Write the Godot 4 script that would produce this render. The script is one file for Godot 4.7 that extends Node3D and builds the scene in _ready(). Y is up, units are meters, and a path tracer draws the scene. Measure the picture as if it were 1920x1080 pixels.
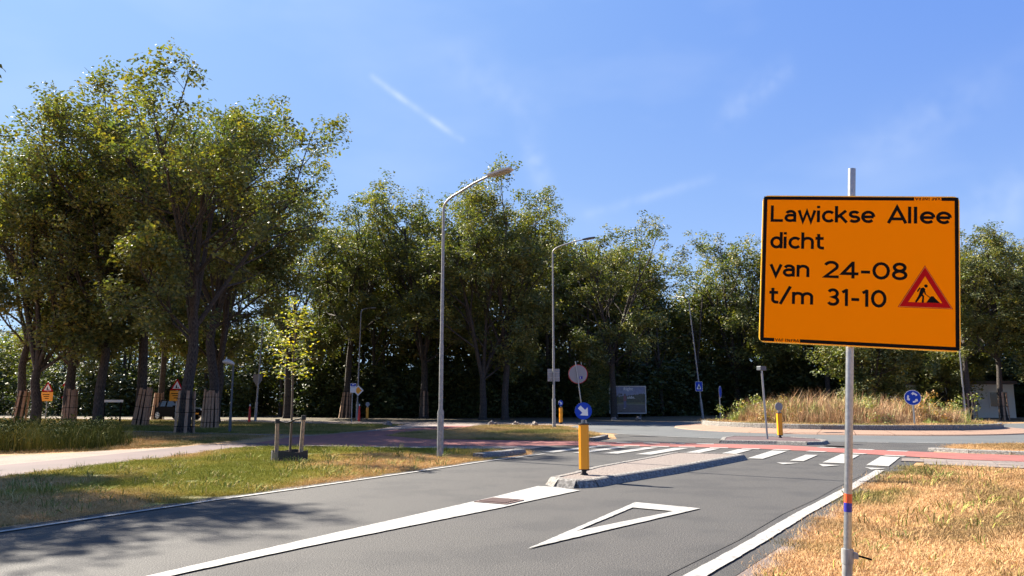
extends Node3D
# A Dutch approach road to a small roundabout on a dry summer day, with a temporary orange notice board in the near verge.

var rng := RandomNumberGenerator.new()
var taken := {}
var M := {}
const SUN_TO := Vector3(-0.612, 0.643, -0.461)
const RB := Vector2(18.2, -41.9)   # middle of the roundabout

# ------------------------------------------------------------------ naming
func numbered(called: String) -> String:
	var k: int = taken.get(called, 0)
	taken[called] = k + 1
	return called if k == 0 else "%s_%03d" % [called, k]

func thing(called: String, label: String, category: String, at := Vector3.ZERO, turn := 0.0, group := "") -> Node3D:
	var o := Node3D.new()
	o.name = numbered(called)
	add_child(o)
	o.position = at
	o.rotation.y = turn
	tag(o, label, category, group)
	return o

func tag(o: Node, label: String, category: String, group := "") -> void:
	o.set_meta("label", label)
	o.set_meta("category", category)
	if group != "":
		o.set_meta("group", group)

func structure(called: String, label := "") -> Node3D:
	var o := Node3D.new()
	o.name = numbered(called)
	add_child(o)
	o.set_meta("kind", "structure")
	if label != "":
		o.set_meta("label", label)
	return o

# ------------------------------------------------------------------ shapes
func begin() -> SurfaceTool:
	var st := SurfaceTool.new()
	st.begin(Mesh.PRIMITIVE_TRIANGLES)
	return st

func commit(called: String, st: SurfaceTool, m: Material, parent: Node = null) -> MeshInstance3D:
	var o := MeshInstance3D.new()
	o.mesh = st.commit()
	o.material_override = m
	if parent == null:
		o.name = numbered(called)
		add_child(o)
	else:
		o.name = called
		parent.add_child(o, true)
	return o

func put(called: String, mesh: Mesh, m: Material, parent: Node, xf := Transform3D.IDENTITY) -> MeshInstance3D:
	var o := MeshInstance3D.new()
	o.mesh = mesh
	o.material_override = m
	o.name = called
	o.transform = xf
	parent.add_child(o, true)
	return o

func vert(st: SurfaceTool, p: Vector3, n: Vector3, uv := Vector2.ZERO) -> void:
	st.set_normal(n)
	st.set_uv(uv)
	st.set_uv2(uv)
	st.add_vertex(p)

func tri(st: SurfaceTool, a: Vector3, b: Vector3, c: Vector3, hint: Vector3) -> void:
	var n := (a - c).cross(a - b)
	if n.length_squared() < 1e-16:
		return
	n = n.normalized()
	if n.dot(hint) < 0.0:
		var t := b
		b = c
		c = t
		n = -n
	vert(st, a, n, Vector2(a.x, a.z))
	vert(st, b, n, Vector2(b.x, b.z))
	vert(st, c, n, Vector2(c.x, c.z))

func quad(st: SurfaceTool, a: Vector3, b: Vector3, c: Vector3, d: Vector3, hint: Vector3) -> void:
	tri(st, a, b, c, hint)
	tri(st, a, c, d, hint)

# a box with chamfered long edges
func box(st: SurfaceTool, xf: Transform3D, size: Vector3, ch := 0.0) -> void:
	var h := size * 0.5
	if ch <= 0.0:
		var v := []
		for i in 8:
			v.append(xf * Vector3(h.x if i & 1 else -h.x, h.y if i & 2 else -h.y, h.z if i & 4 else -h.z))
		for f in [[0, 1, 3, 2], [4, 5, 7, 6], [0, 1, 5, 4], [2, 3, 7, 6], [0, 2, 6, 4], [1, 3, 7, 5]]:
			quad(st, v[f[0]], v[f[1]], v[f[2]], v[f[3]], (v[f[0]] + v[f[2]]) * 0.5 - xf.origin)
		return
	var p := PackedVector2Array([Vector2(-h.x + ch, -h.y), Vector2(h.x - ch, -h.y), Vector2(h.x, -h.y + ch), Vector2(h.x, h.y - ch), Vector2(h.x - ch, h.y), Vector2(-h.x + ch, h.y), Vector2(-h.x, h.y - ch), Vector2(-h.x, -h.y + ch)])
	prism(st, xf, p, -h.z, h.z)

# polygon in the xy plane of xf, extruded along z
func prism(st: SurfaceTool, xf: Transform3D, p: PackedVector2Array, z0: float, z1: float) -> void:
	var ids := Geometry2D.triangulate_polygon(p)
	var mid := Vector2.ZERO
	for q in p:
		mid += q / p.size()
	for k in range(0, ids.size(), 3):
		for z in [z0, z1]:
			tri(st, xf * Vector3(p[ids[k]].x, p[ids[k]].y, z), xf * Vector3(p[ids[k + 1]].x, p[ids[k + 1]].y, z), xf * Vector3(p[ids[k + 2]].x, p[ids[k + 2]].y, z), xf.basis.z * (1.0 if z == z1 else -1.0))
	var cw := Geometry2D.is_polygon_clockwise(p)
	for k in p.size():
		var a := p[k]
		var b := p[(k + 1) % p.size()]
		var e := (b - a)
		var out := Vector2(e.y, -e.x) * (-1.0 if cw else 1.0)
		quad(st, xf * Vector3(a.x, a.y, z0), xf * Vector3(b.x, b.y, z0), xf * Vector3(b.x, b.y, z1), xf * Vector3(a.x, a.y, z1), xf.basis * Vector3(out.x, out.y, 0))

# a round bar along a path, smooth round its girth
func tube(st: SurfaceTool, pts: Array, radii: Array, sides := 8, caps := true) -> void:
	var rings := []
	var side := Vector3.ZERO
	for k in pts.size():
		var d: Vector3 = (pts[mini(k + 1, pts.size() - 1)] - pts[maxi(k - 1, 0)]).normalized()
		if side == Vector3.ZERO:
			side = d.cross(Vector3.RIGHT if absf(d.x) < 0.8 else Vector3.FORWARD).normalized()
		else:
			side = (side - d * side.dot(d)).normalized()
		var up := d.cross(side)
		var ring := []
		for s in sides:
			var a := TAU * s / sides
			ring.append([pts[k] + (side * cos(a) + up * sin(a)) * radii[k], side * cos(a) + up * sin(a)])
		rings.append([ring, d])
	for k in pts.size() - 1:
		for s in sides:
			var a = rings[k][0][s]
			var b = rings[k][0][(s + 1) % sides]
			var c = rings[k + 1][0][(s + 1) % sides]
			var e = rings[k + 1][0][s]
			for t in [[a, b, c], [a, c, e]]:
				var n: Vector3 = (t[0][0] - t[2][0]).cross(t[0][0] - t[1][0])
				if n.dot(t[0][1] + t[1][1] + t[2][1]) < 0:
					t = [t[0], t[2], t[1]]
				for w in t:
					vert(st, w[0], w[1], Vector2(w[0].x + w[0].z, w[0].y))
	if caps:
		for e in [0, pts.size() - 1]:
			for s in sides:
				tri(st, pts[e], rings[e][0][s][0], rings[e][0][(s + 1) % sides][0], rings[e][1] * (-1.0 if e == 0 else 1.0))

func rod(st: SurfaceTool, a: Vector3, b: Vector3, r: float, sides := 10) -> void:
	tube(st, [a, b], [r, r], sides)

func disc_poly(r: float, n := 32) -> PackedVector2Array:
	var p := PackedVector2Array()
	for k in n:
		p.append(Vector2(cos(TAU * k / n), sin(TAU * k / n)) * r)
	return p

func ring_poly_st(st: SurfaceTool, xf: Transform3D, r0: float, r1: float, z0: float, z1: float, n := 32) -> void:
	for k in n:
		var a := Vector2.from_angle(TAU * k / n)
		var b := Vector2.from_angle(TAU * (k + 1) / n)
		prism(st, xf, PackedVector2Array([a * r0, a * r1, b * r1, b * r0]), z0, z1)

func rounded(w: float, h: float, r: float) -> PackedVector2Array:
	var p := PackedVector2Array()
	for c in 4:
		var o := Vector2((w * 0.5 - r) * [1, -1, -1, 1][c], (h * 0.5 - r) * [1, 1, -1, -1][c])
		for k in 6:
			p.append(o + Vector2.from_angle(PI * 0.5 * (c + k / 5.0)) * r)
	return p

# corners of a painted mark with its edge broken up by a few millimetres
func ragged(pts: Array, step := .11, amp := .005) -> Array:
	var r := []
	for k in pts.size():
		var a: Vector2 = pts[k]
		var b: Vector2 = pts[(k + 1) % pts.size()]
		if a.y > 0.0 and b.y > 0.0:
			r.append(a)
			continue
		var n := clampi(int((b - a).length() / step), 1, 90)
		var out := Vector2((b - a).y, -(b - a).x).normalized()
		for j in n:
			r.append(a.lerp(b, float(j) / n) + (out * rng.randf_range(-amp, amp) if j > 0 else Vector2.ZERO))
	return r

# flat ground sheet from a list of (x, z) corners
func sheet(called: String, pts: Array, y: float, m: Material, parent: Node = null, thick := 0.0) -> MeshInstance3D:
	if m == M.paint:
		pts = ragged(pts)
	var p := PackedVector2Array(pts)
	var st := begin()
	var ids := Geometry2D.triangulate_polygon(p)
	for k in range(0, ids.size(), 3):
		tri(st, Vector3(p[ids[k]].x, y, p[ids[k]].y), Vector3(p[ids[k + 1]].x, y, p[ids[k + 1]].y), Vector3(p[ids[k + 2]].x, y, p[ids[k + 2]].y), Vector3.UP)
	if thick > 0.0:
		var cw := Geometry2D.is_polygon_clockwise(p)
		for k in p.size():
			var a := p[k]
			var b := p[(k + 1) % p.size()]
			var out := Vector2((b - a).y, -(b - a).x) * (-1.0 if cw else 1.0)
			quad(st, Vector3(a.x, y - thick, a.y), Vector3(b.x, y - thick, b.y), Vector3(b.x, y, b.y), Vector3(a.x, y, a.y), Vector3(out.x, 0, out.y))
	var o := commit(called, st, m, parent)
	if parent == null:
		o.set_meta("kind", "structure")
	return o

# corners of a strip of even width along a line
func band(line: Array, w: float) -> Array:
	var l := []
	var r := []
	for k in line.size():
		var d: Vector2 = (line[mini(k + 1, line.size() - 1)] - line[maxi(k - 1, 0)]).normalized()
		var n := Vector2(-d.y, d.x) * w * 0.5
		l.append(line[k] + n)
		r.push_front(line[k] - n)
	return l + r

func arc(c: Vector2, r: float, a0: float, a1: float, n: int) -> Array:
	var p := []
	for k in n + 1:
		p.append(c + Vector2.from_angle(lerpf(a0, a1, float(k) / n)) * r)
	return p

func inside(p: Vector2, poly: PackedVector2Array) -> bool:
	return Geometry2D.is_point_in_polygon(p, poly)

# ------------------------------------------------------------------ materials
func lin(r: float, g: float, b: float) -> Color:
	return Color(r, g, b).linear_to_srgb()

func mat(c: Color, rough := 0.8, metal := 0.0) -> StandardMaterial3D:
	var m := StandardMaterial3D.new()
	m.albedo_color = c
	m.roughness = rough
	m.metallic = metal
	return m

# a noise picture whose values run through a list of linear colours
func cloth(seed: int, freq: float, cols: Array, size := 512, octaves := 4, sharp := 1.0) -> ImageTexture:
	var n := FastNoiseLite.new()
	n.seed = seed
	n.frequency = freq
	n.fractal_octaves = octaves
	n.noise_type = FastNoiseLite.TYPE_SIMPLEX_SMOOTH
	var g := n.get_seamless_image(size, size)
	var im := Image.create(size, size, true, Image.FORMAT_RGB8)
	var ramp := []
	for k in 256:
		var t := clampf((k / 255.0 - 0.5) * sharp + 0.5, 0, 1) * (cols.size() - 1)
		var i := mini(int(t), cols.size() - 2)
		ramp.append(cols[i].lerp(cols[i + 1], t - i).linear_to_srgb())
	for y in size:
		for x in size:
			im.set_pixel(x, y, ramp[int(g.get_pixel(x, y).r * 255.0)])
	im.generate_mipmaps()
	return ImageTexture.create_from_image(im)

func bumps(seed: int, freq: float, strength := 6.0, size := 512, octaves := 4) -> ImageTexture:
	var n := FastNoiseLite.new()
	n.seed = seed
	n.frequency = freq
	n.fractal_octaves = octaves
	var g := n.get_seamless_image(size, size)
	g.convert(Image.FORMAT_RGBA8)
	g.bump_map_to_normal_map(strength)
	return ImageTexture.create_from_image(g)

func C(r: float, g: float, b: float) -> Color:
	return Color(r, g, b)

# sheets carry their metres as UV; fine texture in UV, large patches as a second layer
func ground_mat(fine: Texture2D, fine_m: float, patches: Texture2D, patch_m: float, rough := 0.9, normal: Texture2D = null, ns := 1.0) -> StandardMaterial3D:
	var m := StandardMaterial3D.new()
	m.albedo_texture = fine
	m.uv1_scale = Vector3.ONE / fine_m
	m.roughness = rough
	if patches:
		m.detail_enabled = true
		m.detail_albedo = patches
		m.detail_blend_mode = BaseMaterial3D.BLEND_MODE_MUL
		m.detail_uv_layer = BaseMaterial3D.DETAIL_UV_2
		m.uv2_scale = Vector3.ONE / patch_m
	if normal:
		m.normal_enabled = true
		m.normal_texture = normal
		m.normal_scale = ns
	return m

func tri_mat(t: Texture2D, metres: Vector3, rough := 0.85, normal: Texture2D = null, ns := 1.0) -> StandardMaterial3D:
	var m := StandardMaterial3D.new()
	m.albedo_texture = t
	m.uv1_triplanar = true
	m.uv1_scale = Vector3(1.0 / metres.x, 1.0 / metres.y, 1.0 / metres.z)
	m.roughness = rough
	if normal:
		m.normal_enabled = true
		m.normal_texture = normal
		m.normal_scale = ns
	return m

func leaf_mat(c: Color, through: Color) -> StandardMaterial3D:
	var m := mat(c, 0.55)
	m.metallic_specular = 0.5
	m.vertex_color_use_as_albedo = true
	m.cull_mode = BaseMaterial3D.CULL_DISABLED
	m.backlight_enabled = true
	m.backlight = through
	return m

func materials() -> void:
	var w := [C(.75, .75, .75), C(1, 1, 1)]
	M.patch = cloth(5, 0.006, [C(.72, .72, .74), C(.95, .95, .95), C(1, 1, 1)], 512, 4, 1.6)
	M.asphalt = ground_mat(cloth(1, 0.16, [C(0.0101, 0.00972, 0.00927), C(0.0299, 0.0286, 0.027), C(0.0371, 0.0355, 0.0335), C(0.0843, 0.0789, 0.0728)], 1024, 3, 1.5), 4.0, cloth(6, 0.012, [C(.70, .70, .71), C(.95, .94, .93), C(1, .99, .97)], 512, 5, 2.2), 9.0, 0.85, bumps(2, 0.2, 3.0, 1024), 0.6)
	M.asphalt_blue = ground_mat(cloth(3, 0.16, [C(0.0299, 0.0329, 0.0336), C(0.0629, 0.0695, 0.0707), C(0.0707, 0.0761, 0.0766), C(0.12, 0.123, 0.123)], 1024, 3, 1.4), 4.0, cloth(7, 0.01, [C(.86, .86, .87), C(1, 1, 1)], 512, 5, 2.0), 14.0, 0.85)
	M.red = ground_mat(cloth(4, 0.15, [C(0.136, 0.0357, 0.0289), C(0.23, 0.0638, 0.0493), C(0.297, 0.106, 0.085)], 512, 3, 1.3), 3.0, cloth(8, 0.02, [C(.72, .78, .8), C(1, 1, 1)], 512, 4, 1.8), 7.0, 0.85)
	M.path = ground_mat(cloth(9, 0.15, [C(0.0439, 0.0255, 0.0264), C(0.0708, 0.0413, 0.0422), C(0.0948, 0.0588, 0.0597)], 512, 3, 1.3), 3.0, M.patch, 6.0, 0.9)
	M.paving = ground_mat(cloth(10, 0.06, [C(0.114, 0.0912, 0.0792), C(0.191, 0.153, 0.136), C(0.237, 0.194, 0.178)], 512, 4, 1.4), 2.5, M.patch, 5.0, 0.9)
	M.strip = ground_mat(cloth(11, 0.2, [C(0.045, 0.0338, 0.03), C(0.128, 0.0938, 0.0825), C(0.225, 0.18, 0.158)], 512, 3, 1.6), 2.0, M.patch, 4.0, 0.95)
	M.soil = ground_mat(cloth(12, 0.09, [C(0.112, 0.0646, 0.0286), C(0.297, 0.171, 0.0741), C(0.41, 0.247, 0.113)], 512, 5, 1.5), 3.0, cloth(13, 0.012, [C(.55, .62, .5), C(.95, .95, .9), C(1, .96, .9)], 512, 4, 1.8), 11.0, 1.0)
	M.lawn = ground_mat(cloth(14, 0.09, [C(0.0425, 0.051, 0.0127), C(0.111, 0.119, 0.0298), C(0.221, 0.178, 0.068)], 512, 5, 1.5), 3.0, cloth(15, 0.012, [C(.7, .9, .5), C(1, 1, .9), C(1, .85, .75)], 512, 4, 2.0), 8.0, 1.0)
	M.litter = ground_mat(cloth(16, 0.08, [C(0.024, 0.02, 0.012), C(0.072, 0.056, 0.028), C(0.128, 0.096, 0.048)], 512, 5, 1.5), 3.0, M.patch, 9.0, 1.0)
	M.sand = ground_mat(cloth(17, 0.07, [C(0.113, 0.083, 0.0636), C(0.177, 0.137, 0.11), C(0.204, 0.167, 0.137)], 512, 4, 1.4), 2.5, M.patch, 5.0, 1.0)
	M.paint = ground_mat(cloth(18, 0.03, [C(.17, .165, .155), C(.245, .24, .225), C(.262, .256, .24), C(.28, .274, .257)], 512, 5, 1.5), 2.2, null, 1.0, 0.7)
	M.apron = tri_mat(cloth(19, 0.05, [C(0.148, 0.0874, 0.0577), C(0.211, 0.13, 0.0884), C(0.247, 0.16, 0.113)], 512, 5, 1.5), Vector3(2, 2, 2), 0.9)
	M.kerb = tri_mat(cloth(20, 0.04, [C(0.056, 0.052, 0.048), C(0.16, 0.148, 0.132), C(0.288, 0.272, 0.248)], 512, 5, 2.0), Vector3(1.3, 1.3, 1.3), 0.9, bumps(21, 0.08, 5.0), 0.7)
	M.island = tri_mat(cloth(23, 0.06, [C(0.082, 0.0634, 0.0542), C(0.179, 0.147, 0.127), C(0.235, 0.202, 0.178)], 512, 5, 1.8), Vector3(1.6, 1.6, 1.6), 0.95, bumps(24, 0.1, 6.0), 0.8)
	M.slab = [tri_mat(cloth(25, 0.05, [C(.10, .08, .07), C(.155, .125, .108), C(.19, .16, .14)], 256, 4, 1.5), Vector3(1, 1, 1)), tri_mat(cloth(26, 0.05, [C(.085, .07, .062), C(.135, .11, .096), C(.165, .14, .122)], 256, 4, 1.5), Vector3(1, 1, 1))]
	M.bark = tri_mat(cloth(27, 0.035, [C(0.0102, 0.0085, 0.0068), C(0.0425, 0.0348, 0.0289), C(0.085, 0.0706, 0.0578)], 256, 5, 1.6), Vector3(0.5, 2.2, 0.5), 0.95, bumps(28, 0.05, 8.0), 1.0)
	M.board = []
	for k in 3:
		M.board.append(tri_mat(cloth(30 + k, 0.03, [C(.18, .105, .06), C(.33, .205, .125), C(.43, .285, .185)], 256, 5, 1.4), Vector3(0.25, 3.0, 0.25), 0.85))
	M.stake = tri_mat(cloth(34, 0.04, [C(.10, .075, .05), C(.27, .19, .12), C(.40, .29, .19)], 256, 5, 1.5), Vector3(0.2, 1.5, 0.2), 0.9)
	M.galv = tri_mat(cloth(35, 0.05, [C(.27, .275, .28), C(.31, .315, .32), C(.35, .355, .36)], 256, 4, 1.6), Vector3(0.3, 0.5, 0.3), 0.38)
	M.galv.metallic = 0.85
	M.post_grey = tri_mat(cloth(36, 0.04, [C(0.17, 0.17, 0.17), C(0.246, 0.246, 0.242), C(0.306, 0.306, 0.297)], 256, 4, 1.5), Vector3(0.4, 1.2, 0.4), 0.5)
	M.post_grey.metallic = 0.3
	M.dark_post = mat(lin(.06, .07, .08), 0.5)
	M.head = mat(lin(.42, .42, .41), 0.4)
	M.lens = mat(lin(.30, .27, .22), 0.15)
	M.black = mat(lin(.008, .008, .008), 0.8)
	M.black.metallic_specular = 0.12
	M.rubber = mat(lin(.02, .02, .02), 0.8)
	M.orange = mat(lin(1.0, .26, .0), 0.6)
	M.orange.metallic_specular = 0.1
	M.orange_edge = mat(lin(.95, .55, .03), 0.45)
	M.yellow = mat(lin(.85, .31, .004), 0.4)
	M.sign_blue = mat(lin(.010, .05, .36), 0.45)
	M.sign_blue.metallic_specular = 0.25
	M.sign_white = mat(lin(.66, .66, .65), 0.4)
	M.sign_red = mat(lin(.42, .006, .008), 0.5)
	M.sign_red.metallic_specular = 0.15
	M.sign_back = mat(lin(.22, .22, .225), 0.5, 0.2)
	M.sign_yellow = mat(lin(.85, .33, .01), 0.4)
	M.tape_blue = mat(lin(.015, .015, .22), 0.4)
	M.tape_red = mat(lin(.62, .09, .02), 0.4)
	M.post_red = mat(lin(.50, .02, .015), 0.45)
	M.seam = mat(lin(.022, .021, .02), 0.9)
	M.iron = mat(lin(.10, .06, .05), 0.7)
	M.stone = tri_mat(cloth(37, 0.06, [C(.07, .06, .05), C(.17, .14, .12), C(.28, .25, .22)], 256, 4, 1.5), Vector3(.6, .6, .6))
	M.leaf = leaf_mat(lin(1, 1, 1), Color(0.82, 0.84, 0.5))
	M.grass = leaf_mat(lin(1, 1, 1), Color(0.35, 0.35, 0.30))
	M.grass.roughness = 0.85
	M.grass.metallic_specular = 0.15
	M.stalk = leaf_mat(lin(1, 1, 1), Color(0.3, 0.3, 0.25))
	M.stalk.roughness = 0.9
	M.stalk.metallic_specular = 0.15
	M.stem = mat(lin(.09, .065, .045), 0.9)
	M.car = mat(lin(.005, .006, .008), 0.15)
	M.car.metallic_specular = 0.1
	M.glass = mat(lin(.02, .025, .028), 0.05)
	M.chrome = mat(lin(.55, .56, .57), 0.25, 0.9)
	M.plaster = mat(lin(.74, .73, .70), 0.8)
	M.window = mat(lin(.03, .035, .04), 0.1)
	M.roof = mat(lin(.10, .08, .075), 0.8)

# ------------------------------------------------------------------ air and light
func sky_texture() -> ImageTexture:
	var w := 2048
	var h := 1024
	var im := Image.create(w, h, false, Image.FORMAT_RGBF)
	var n := FastNoiseLite.new()
	n.seed = 77
	n.frequency = 2.2
	n.fractal_octaves = 5
	var sun := SUN_TO.normalized()
	# wisps of ice cloud: from (azimuth, height) to (azimuth, height) in degrees, width, strength
	var wisps := [[-11.2, 24.0, -4.0, 19.8, .20, .36], [1.4, 19.5, 2.6, 16.2, .8, .16], [16.5, 20.5, 21.0, 23.5, .8, .16], [6.0, 14.2, 15.5, 16.4, .35, .10], [-4.5, 25.5, 2.0, 21.5, 1.5, .07], [26.0, 17.0, 34.0, 20.0, 1.6, .08], [-20.0, 28.0, -13.0, 30.5, .7, .06], [31.0, 11.0, 36.0, 13.5, 1.6, .16]]
	for y in h:
		var el := (0.5 - (y + 0.5) / h) * PI
		var eld := rad_to_deg(el)
		for x in w:
			if y > h / 2 + 8:
				im.set_pixel(x, y, Color(.075, .063, .045))
				continue
			var az := wrapf((x + 0.5) / w * TAU, -PI, PI)
			var d := Vector3(sin(az) * cos(el), sin(el), -cos(az) * cos(el))
			var low := exp(-maxf(eld, 0.0) / 13.5)
			var c := Color(.0105, .043, .176).lerp(Color(.148, .206, .262), low)
			var near := acos(clampf(d.dot(sun), -1, 1))
			var glow := exp(-near * near / 0.9)
			c = c.lerp(Color(.139, .208, .271), glow * 0.58)
			var azd := rad_to_deg(az)
			if absf(azd) < 60.0 and eld < 50.0:
				var veil := clampf(n.get_noise_3d(d.x * 1.2, d.y * 3.2, d.z * 1.2) + 0.05, 0, 1) * 0.14
				for s in wisps:
					var a := Vector2(s[0], s[1])
					var b := Vector2(s[2], s[3])
					var p := Vector2(azd, eld)
					var t := clampf((p - a).dot(b - a) / (b - a).length_squared(), 0, 1)
					var off: float = (p - a.lerp(b, t)).length() / s[4]
					if off < 3.0:
						veil += s[5] * exp(-off * off) * (0.55 + 0.45 * sin(PI * t)) * (0.75 + 1.1 * n.get_noise_3d(d.x * 14, d.y * 14, d.z * 14))
				c = c.lerp(Color(.222, .243, .267), clampf(veil, 0, 0.8))
			im.set_pixel(x, y, c)
	return ImageTexture.create_from_image(im)

func air_and_light() -> void:
	var cam := Camera3D.new()
	cam.name = "camera"
	add_child(cam)
	cam.position = Vector3(0, 1.5, 0)
	cam.rotation.x = atan(212.0 / 1400.0)
	cam.fov = rad_to_deg(2.0 * atan(540.0 / 1400.0))
	cam.near = 0.05
	cam.far = 2000.0
	cam.current = true
	var e := Environment.new()
	e.background_mode = Environment.BG_SKY
	var s := Sky.new()
	var p := PanoramaSkyMaterial.new()
	p.panorama = sky_texture()
	s.sky_material = p
	e.sky = s
	e.tonemap_mode = Environment.TONE_MAPPER_LINEAR
	e.tonemap_exposure = 4.6
	e.sdfgi_enabled = true
	e.ssao_enabled = true
	e.ssil_enabled = true
	var we := WorldEnvironment.new()
	we.name = "world_environment"
	we.environment = e
	add_child(we)
	var sun := DirectionalLight3D.new()
	sun.name = "sun"
	sun.light_energy = 1.55
	sun.light_color = Color(1.0, 0.96, 0.895)
	sun.light_angular_distance = 0.53
	sun.shadow_enabled = true
	add_child(sun)
	sun.look_at_from_position(SUN_TO * 50.0, Vector3.ZERO)

# ------------------------------------------------------------------ ground
var V := func(x: float, z: float) -> Vector2: return Vector2(x, z)
var verge_right: PackedVector2Array
var lawn_left: PackedVector2Array
var grass_tip: PackedVector2Array
var grass_far: PackedVector2Array
var weed_bank: PackedVector2Array

func lines(a: Array) -> Array:
	var r := []
	for k in range(0, a.size(), 2):
		r.append(Vector2(a[k], a[k + 1]))
	return r

func ground() -> void:
	var left := lines([-14, 9, -9.4, -2, -5.93, -8.97, -5.32, -10.22, -4.6, -11.7, -3.68, -13.3, -2.01, -16.5, -0.83, -18.91, 0.8, -21.6])
	var right := lines([-7.8, 9, -2.6, -0.1, 1.62, -6.78, 2.63, -8.33, 3.79, -10.17, 5.83, -13.25, 8.0, -16.63])
	sheet("ground", lines([-700, 300, 700, 300, 700, -900, -700, -900]), 0.0, M.soil)
	# roads
	var road: Array = left.duplicate()
	road.append_array(lines([0.6, -24.2, 2.0, -27.0, 4.2, -30.5, 4.6, -34.5, 9, -38, 16, -32, 16.5, -27.0, 13.5, -24.0, 11.2, -20.9, 10.0, -18.9, 8.75, -17.0]))
	var back: Array = right.duplicate()
	back.reverse()
	for q in back:
		road.append(q + Vector2(0.25, 0.12))
	for k in left.size():
		road[k] += Vector2(-0.22, -0.1)
	sheet("road", road, 0.006, M.asphalt)
	var ring := structure("roundabout_road", "grey blue asphalt ring round the planted island")
	sheet("asphalt", arc(RB, 15.0, 0, TAU * 0.999, 72), 0.010, M.asphalt_blue, ring)
	sheet("road", lines([5.5, -50.5, 3.2, -46.2, -1.0, -47.6, -12.5, -50.3, -18.4, -54.4, -29, -60.7, -36, -63.2, -80, -80, -83, -86, -39.5, -69.2, -25, -63.9, -16, -57.8, -11.8, -55.4, -4, -53.9, 4.5, -54.5, 10, -55]), 0.013, M.sand)
	sheet("road", lines([30, -50, 33.5, -44, 60, -52, 120, -75, 118, -82, 60, -59]), 0.013, M.asphalt_blue)
	sheet("road", lines([30.5, -34.5, 26, -28.5, 45, -14, 70, 10, 76, 5, 50, -20]), 0.013, M.asphalt_blue)
	# cycle tracks and footpaths
	sheet("cycle_path", lines([-5.2, -25.6, -3.6, -25.2, 0.36, -25.75, 2.2, -25.9, 4.6, -25.25, 6.0, -24.9, 7.8, -23.95, 9.65, -22.2, 10.8, -20.6, 11.6, -19.6, 12.7, -18.95, 19, -15.0, 30, -9, 31, -11.0, 20, -17.2, 14.1, -21.1, 13.2, -21.75, 12.0, -22.7, 10.6, -24.0, 9.83, -25.1, 9.2, -25.9, 7.1, -26.75, 4.9, -27.3, 3.3, -27.9, 2.4, -28.5, 0.4, -29.0, -3.4, -30.0, -5.5, -33.0, -4.4, -38.2, -2.9, -40.2, -2.1, -45.8, -4.0, -46.2, -6.0, -40.0, -7.9, -35.0, -9.2, -31.0, -9.2, -27.2, -7.5, -26.2]), 0.017, M.red)
	sheet("footpath", lines([-10.4, -11, -10.15, -15.2, -9.9, -16.7, -9.65, -18.6, -9.3, -20.3, -9.1, -22.2, -8.95, -24.2, -8.4, -25.3, -7.1, -25.35, -5.7, -25.0, -3.6, -24.4, -1.1, -23.75, 0.5, -23.7, 1.4, -25.9, -3.6, -25.6, -7.6, -26.5, -9.4, -27.4, -10.7, -26.4, -11.1, -23.2, -11.5, -20.4, -11.8, -18.8, -12.0, -17.9, -12.4, -11]), 0.013, M.path)
	sheet("footpath", lines([-9.4, -31.4, -8.0, -35.4, -6.1, -40.4, -4.0, -46.4, -2.0, -45.9, -1.0, -47.8, -6.8, -49.3, -6.9, -44.7, -7.1, -40.8, -7.4, -38.7, -8.4, -34.4, -9.6, -32.1]), 0.015, M.paving)
	sheet("footpath", lines([-7.6, -26.0, -5.7, -25.05, -3.6, -24.45, -1.1, -23.8, 0.6, -23.8, 1.3, -25.3, -3.6, -25.15, -5.6, -25.6]), 0.020, M.paving)
	sheet("sandy_path_edge", lines([-12.4, -11, -12.0, -17.9, -11.8, -18.8, -11.5, -20.4, -11.1, -23.2, -10.8, -25.0, -11.5, -24.2, -12.3, -23.2, -12.9, -21.9, -14.2, -20.9, -15, -11]), 0.010, M.sand)
	sheet("footpath", band(lines([-60, -39.5, -30, -39.0, -17.5, -37.2, -14.0, -35.0, -10.2, -33.6]), 1.1), 0.009, M.sand)
	# the brown gravel shoulder outside the edge line
	sheet("road_shoulder", lines([-2.2, -0.4, 1.85, -6.85, 3.95, -10.2, 5.98, -13.3, 8.1, -16.6, 9.2, -18.1, 8.75, -17.0, 7.3, -15.0, 5.3, -11.84, 3.3, -8.5, 2.3, -6.78, -1.2, -0.9]), 0.003, M.strip)
	sheet("road_seam", band(lines([-2.9, -0.1, 1.43, -6.9, 2.47, -8.44, 3.60, -10.29, 4.7, -11.88, 5.64, -13.37, 7.0, -15.4, 7.75, -16.7]), 0.014), 0.012, M.seam)
	sheet("road_seam", band(lines([-0.9, -21.2, 2.6, -21.05, 5.2, -19.9, 7.0, -18.3, 8.9, -16.9]), 0.016), 0.012, M.seam)
	# markings
	var mk := structure("road_marking", "worn white edge lines and centre wedge on the grey asphalt")
	sheet("edge_line", band(lines([-13.7, 9, -9.2, -2, -5.85, -8.97, -5.22, -10.22, -4.5, -11.7, -3.6, -13.3, -1.93, -16.5, -0.75, -18.91, 0.92, -21.7]), 0.10), 0.020, M.paint, mk)
	sheet("edge_line", band(right, 0.17), 0.020, M.paint, mk)
	sheet("centre_wedge", lines([-7.3, 1.5, -3.08, -6.78, -2.32, -8.25, -0.64, -11.38, -0.36, -11.9, 0.46, -13.55, 0.75, -13.4, 1.14, -12.9, 0.2, -11.45, -0.12, -10.9, -2.15, -7.95, -2.88, -6.78, -7.1, 1.5]), 0.020, M.paint, mk)
	var give := structure("give_way_triangle", "white outlined triangle painted on the lane before the crossing")
	var O := lines([0.16, -7.90, 1.83, -11.42, 2.63, -10.77])
	var I := lines([0.74, -8.93, 1.70, -10.86, 2.20, -10.50])
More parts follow.
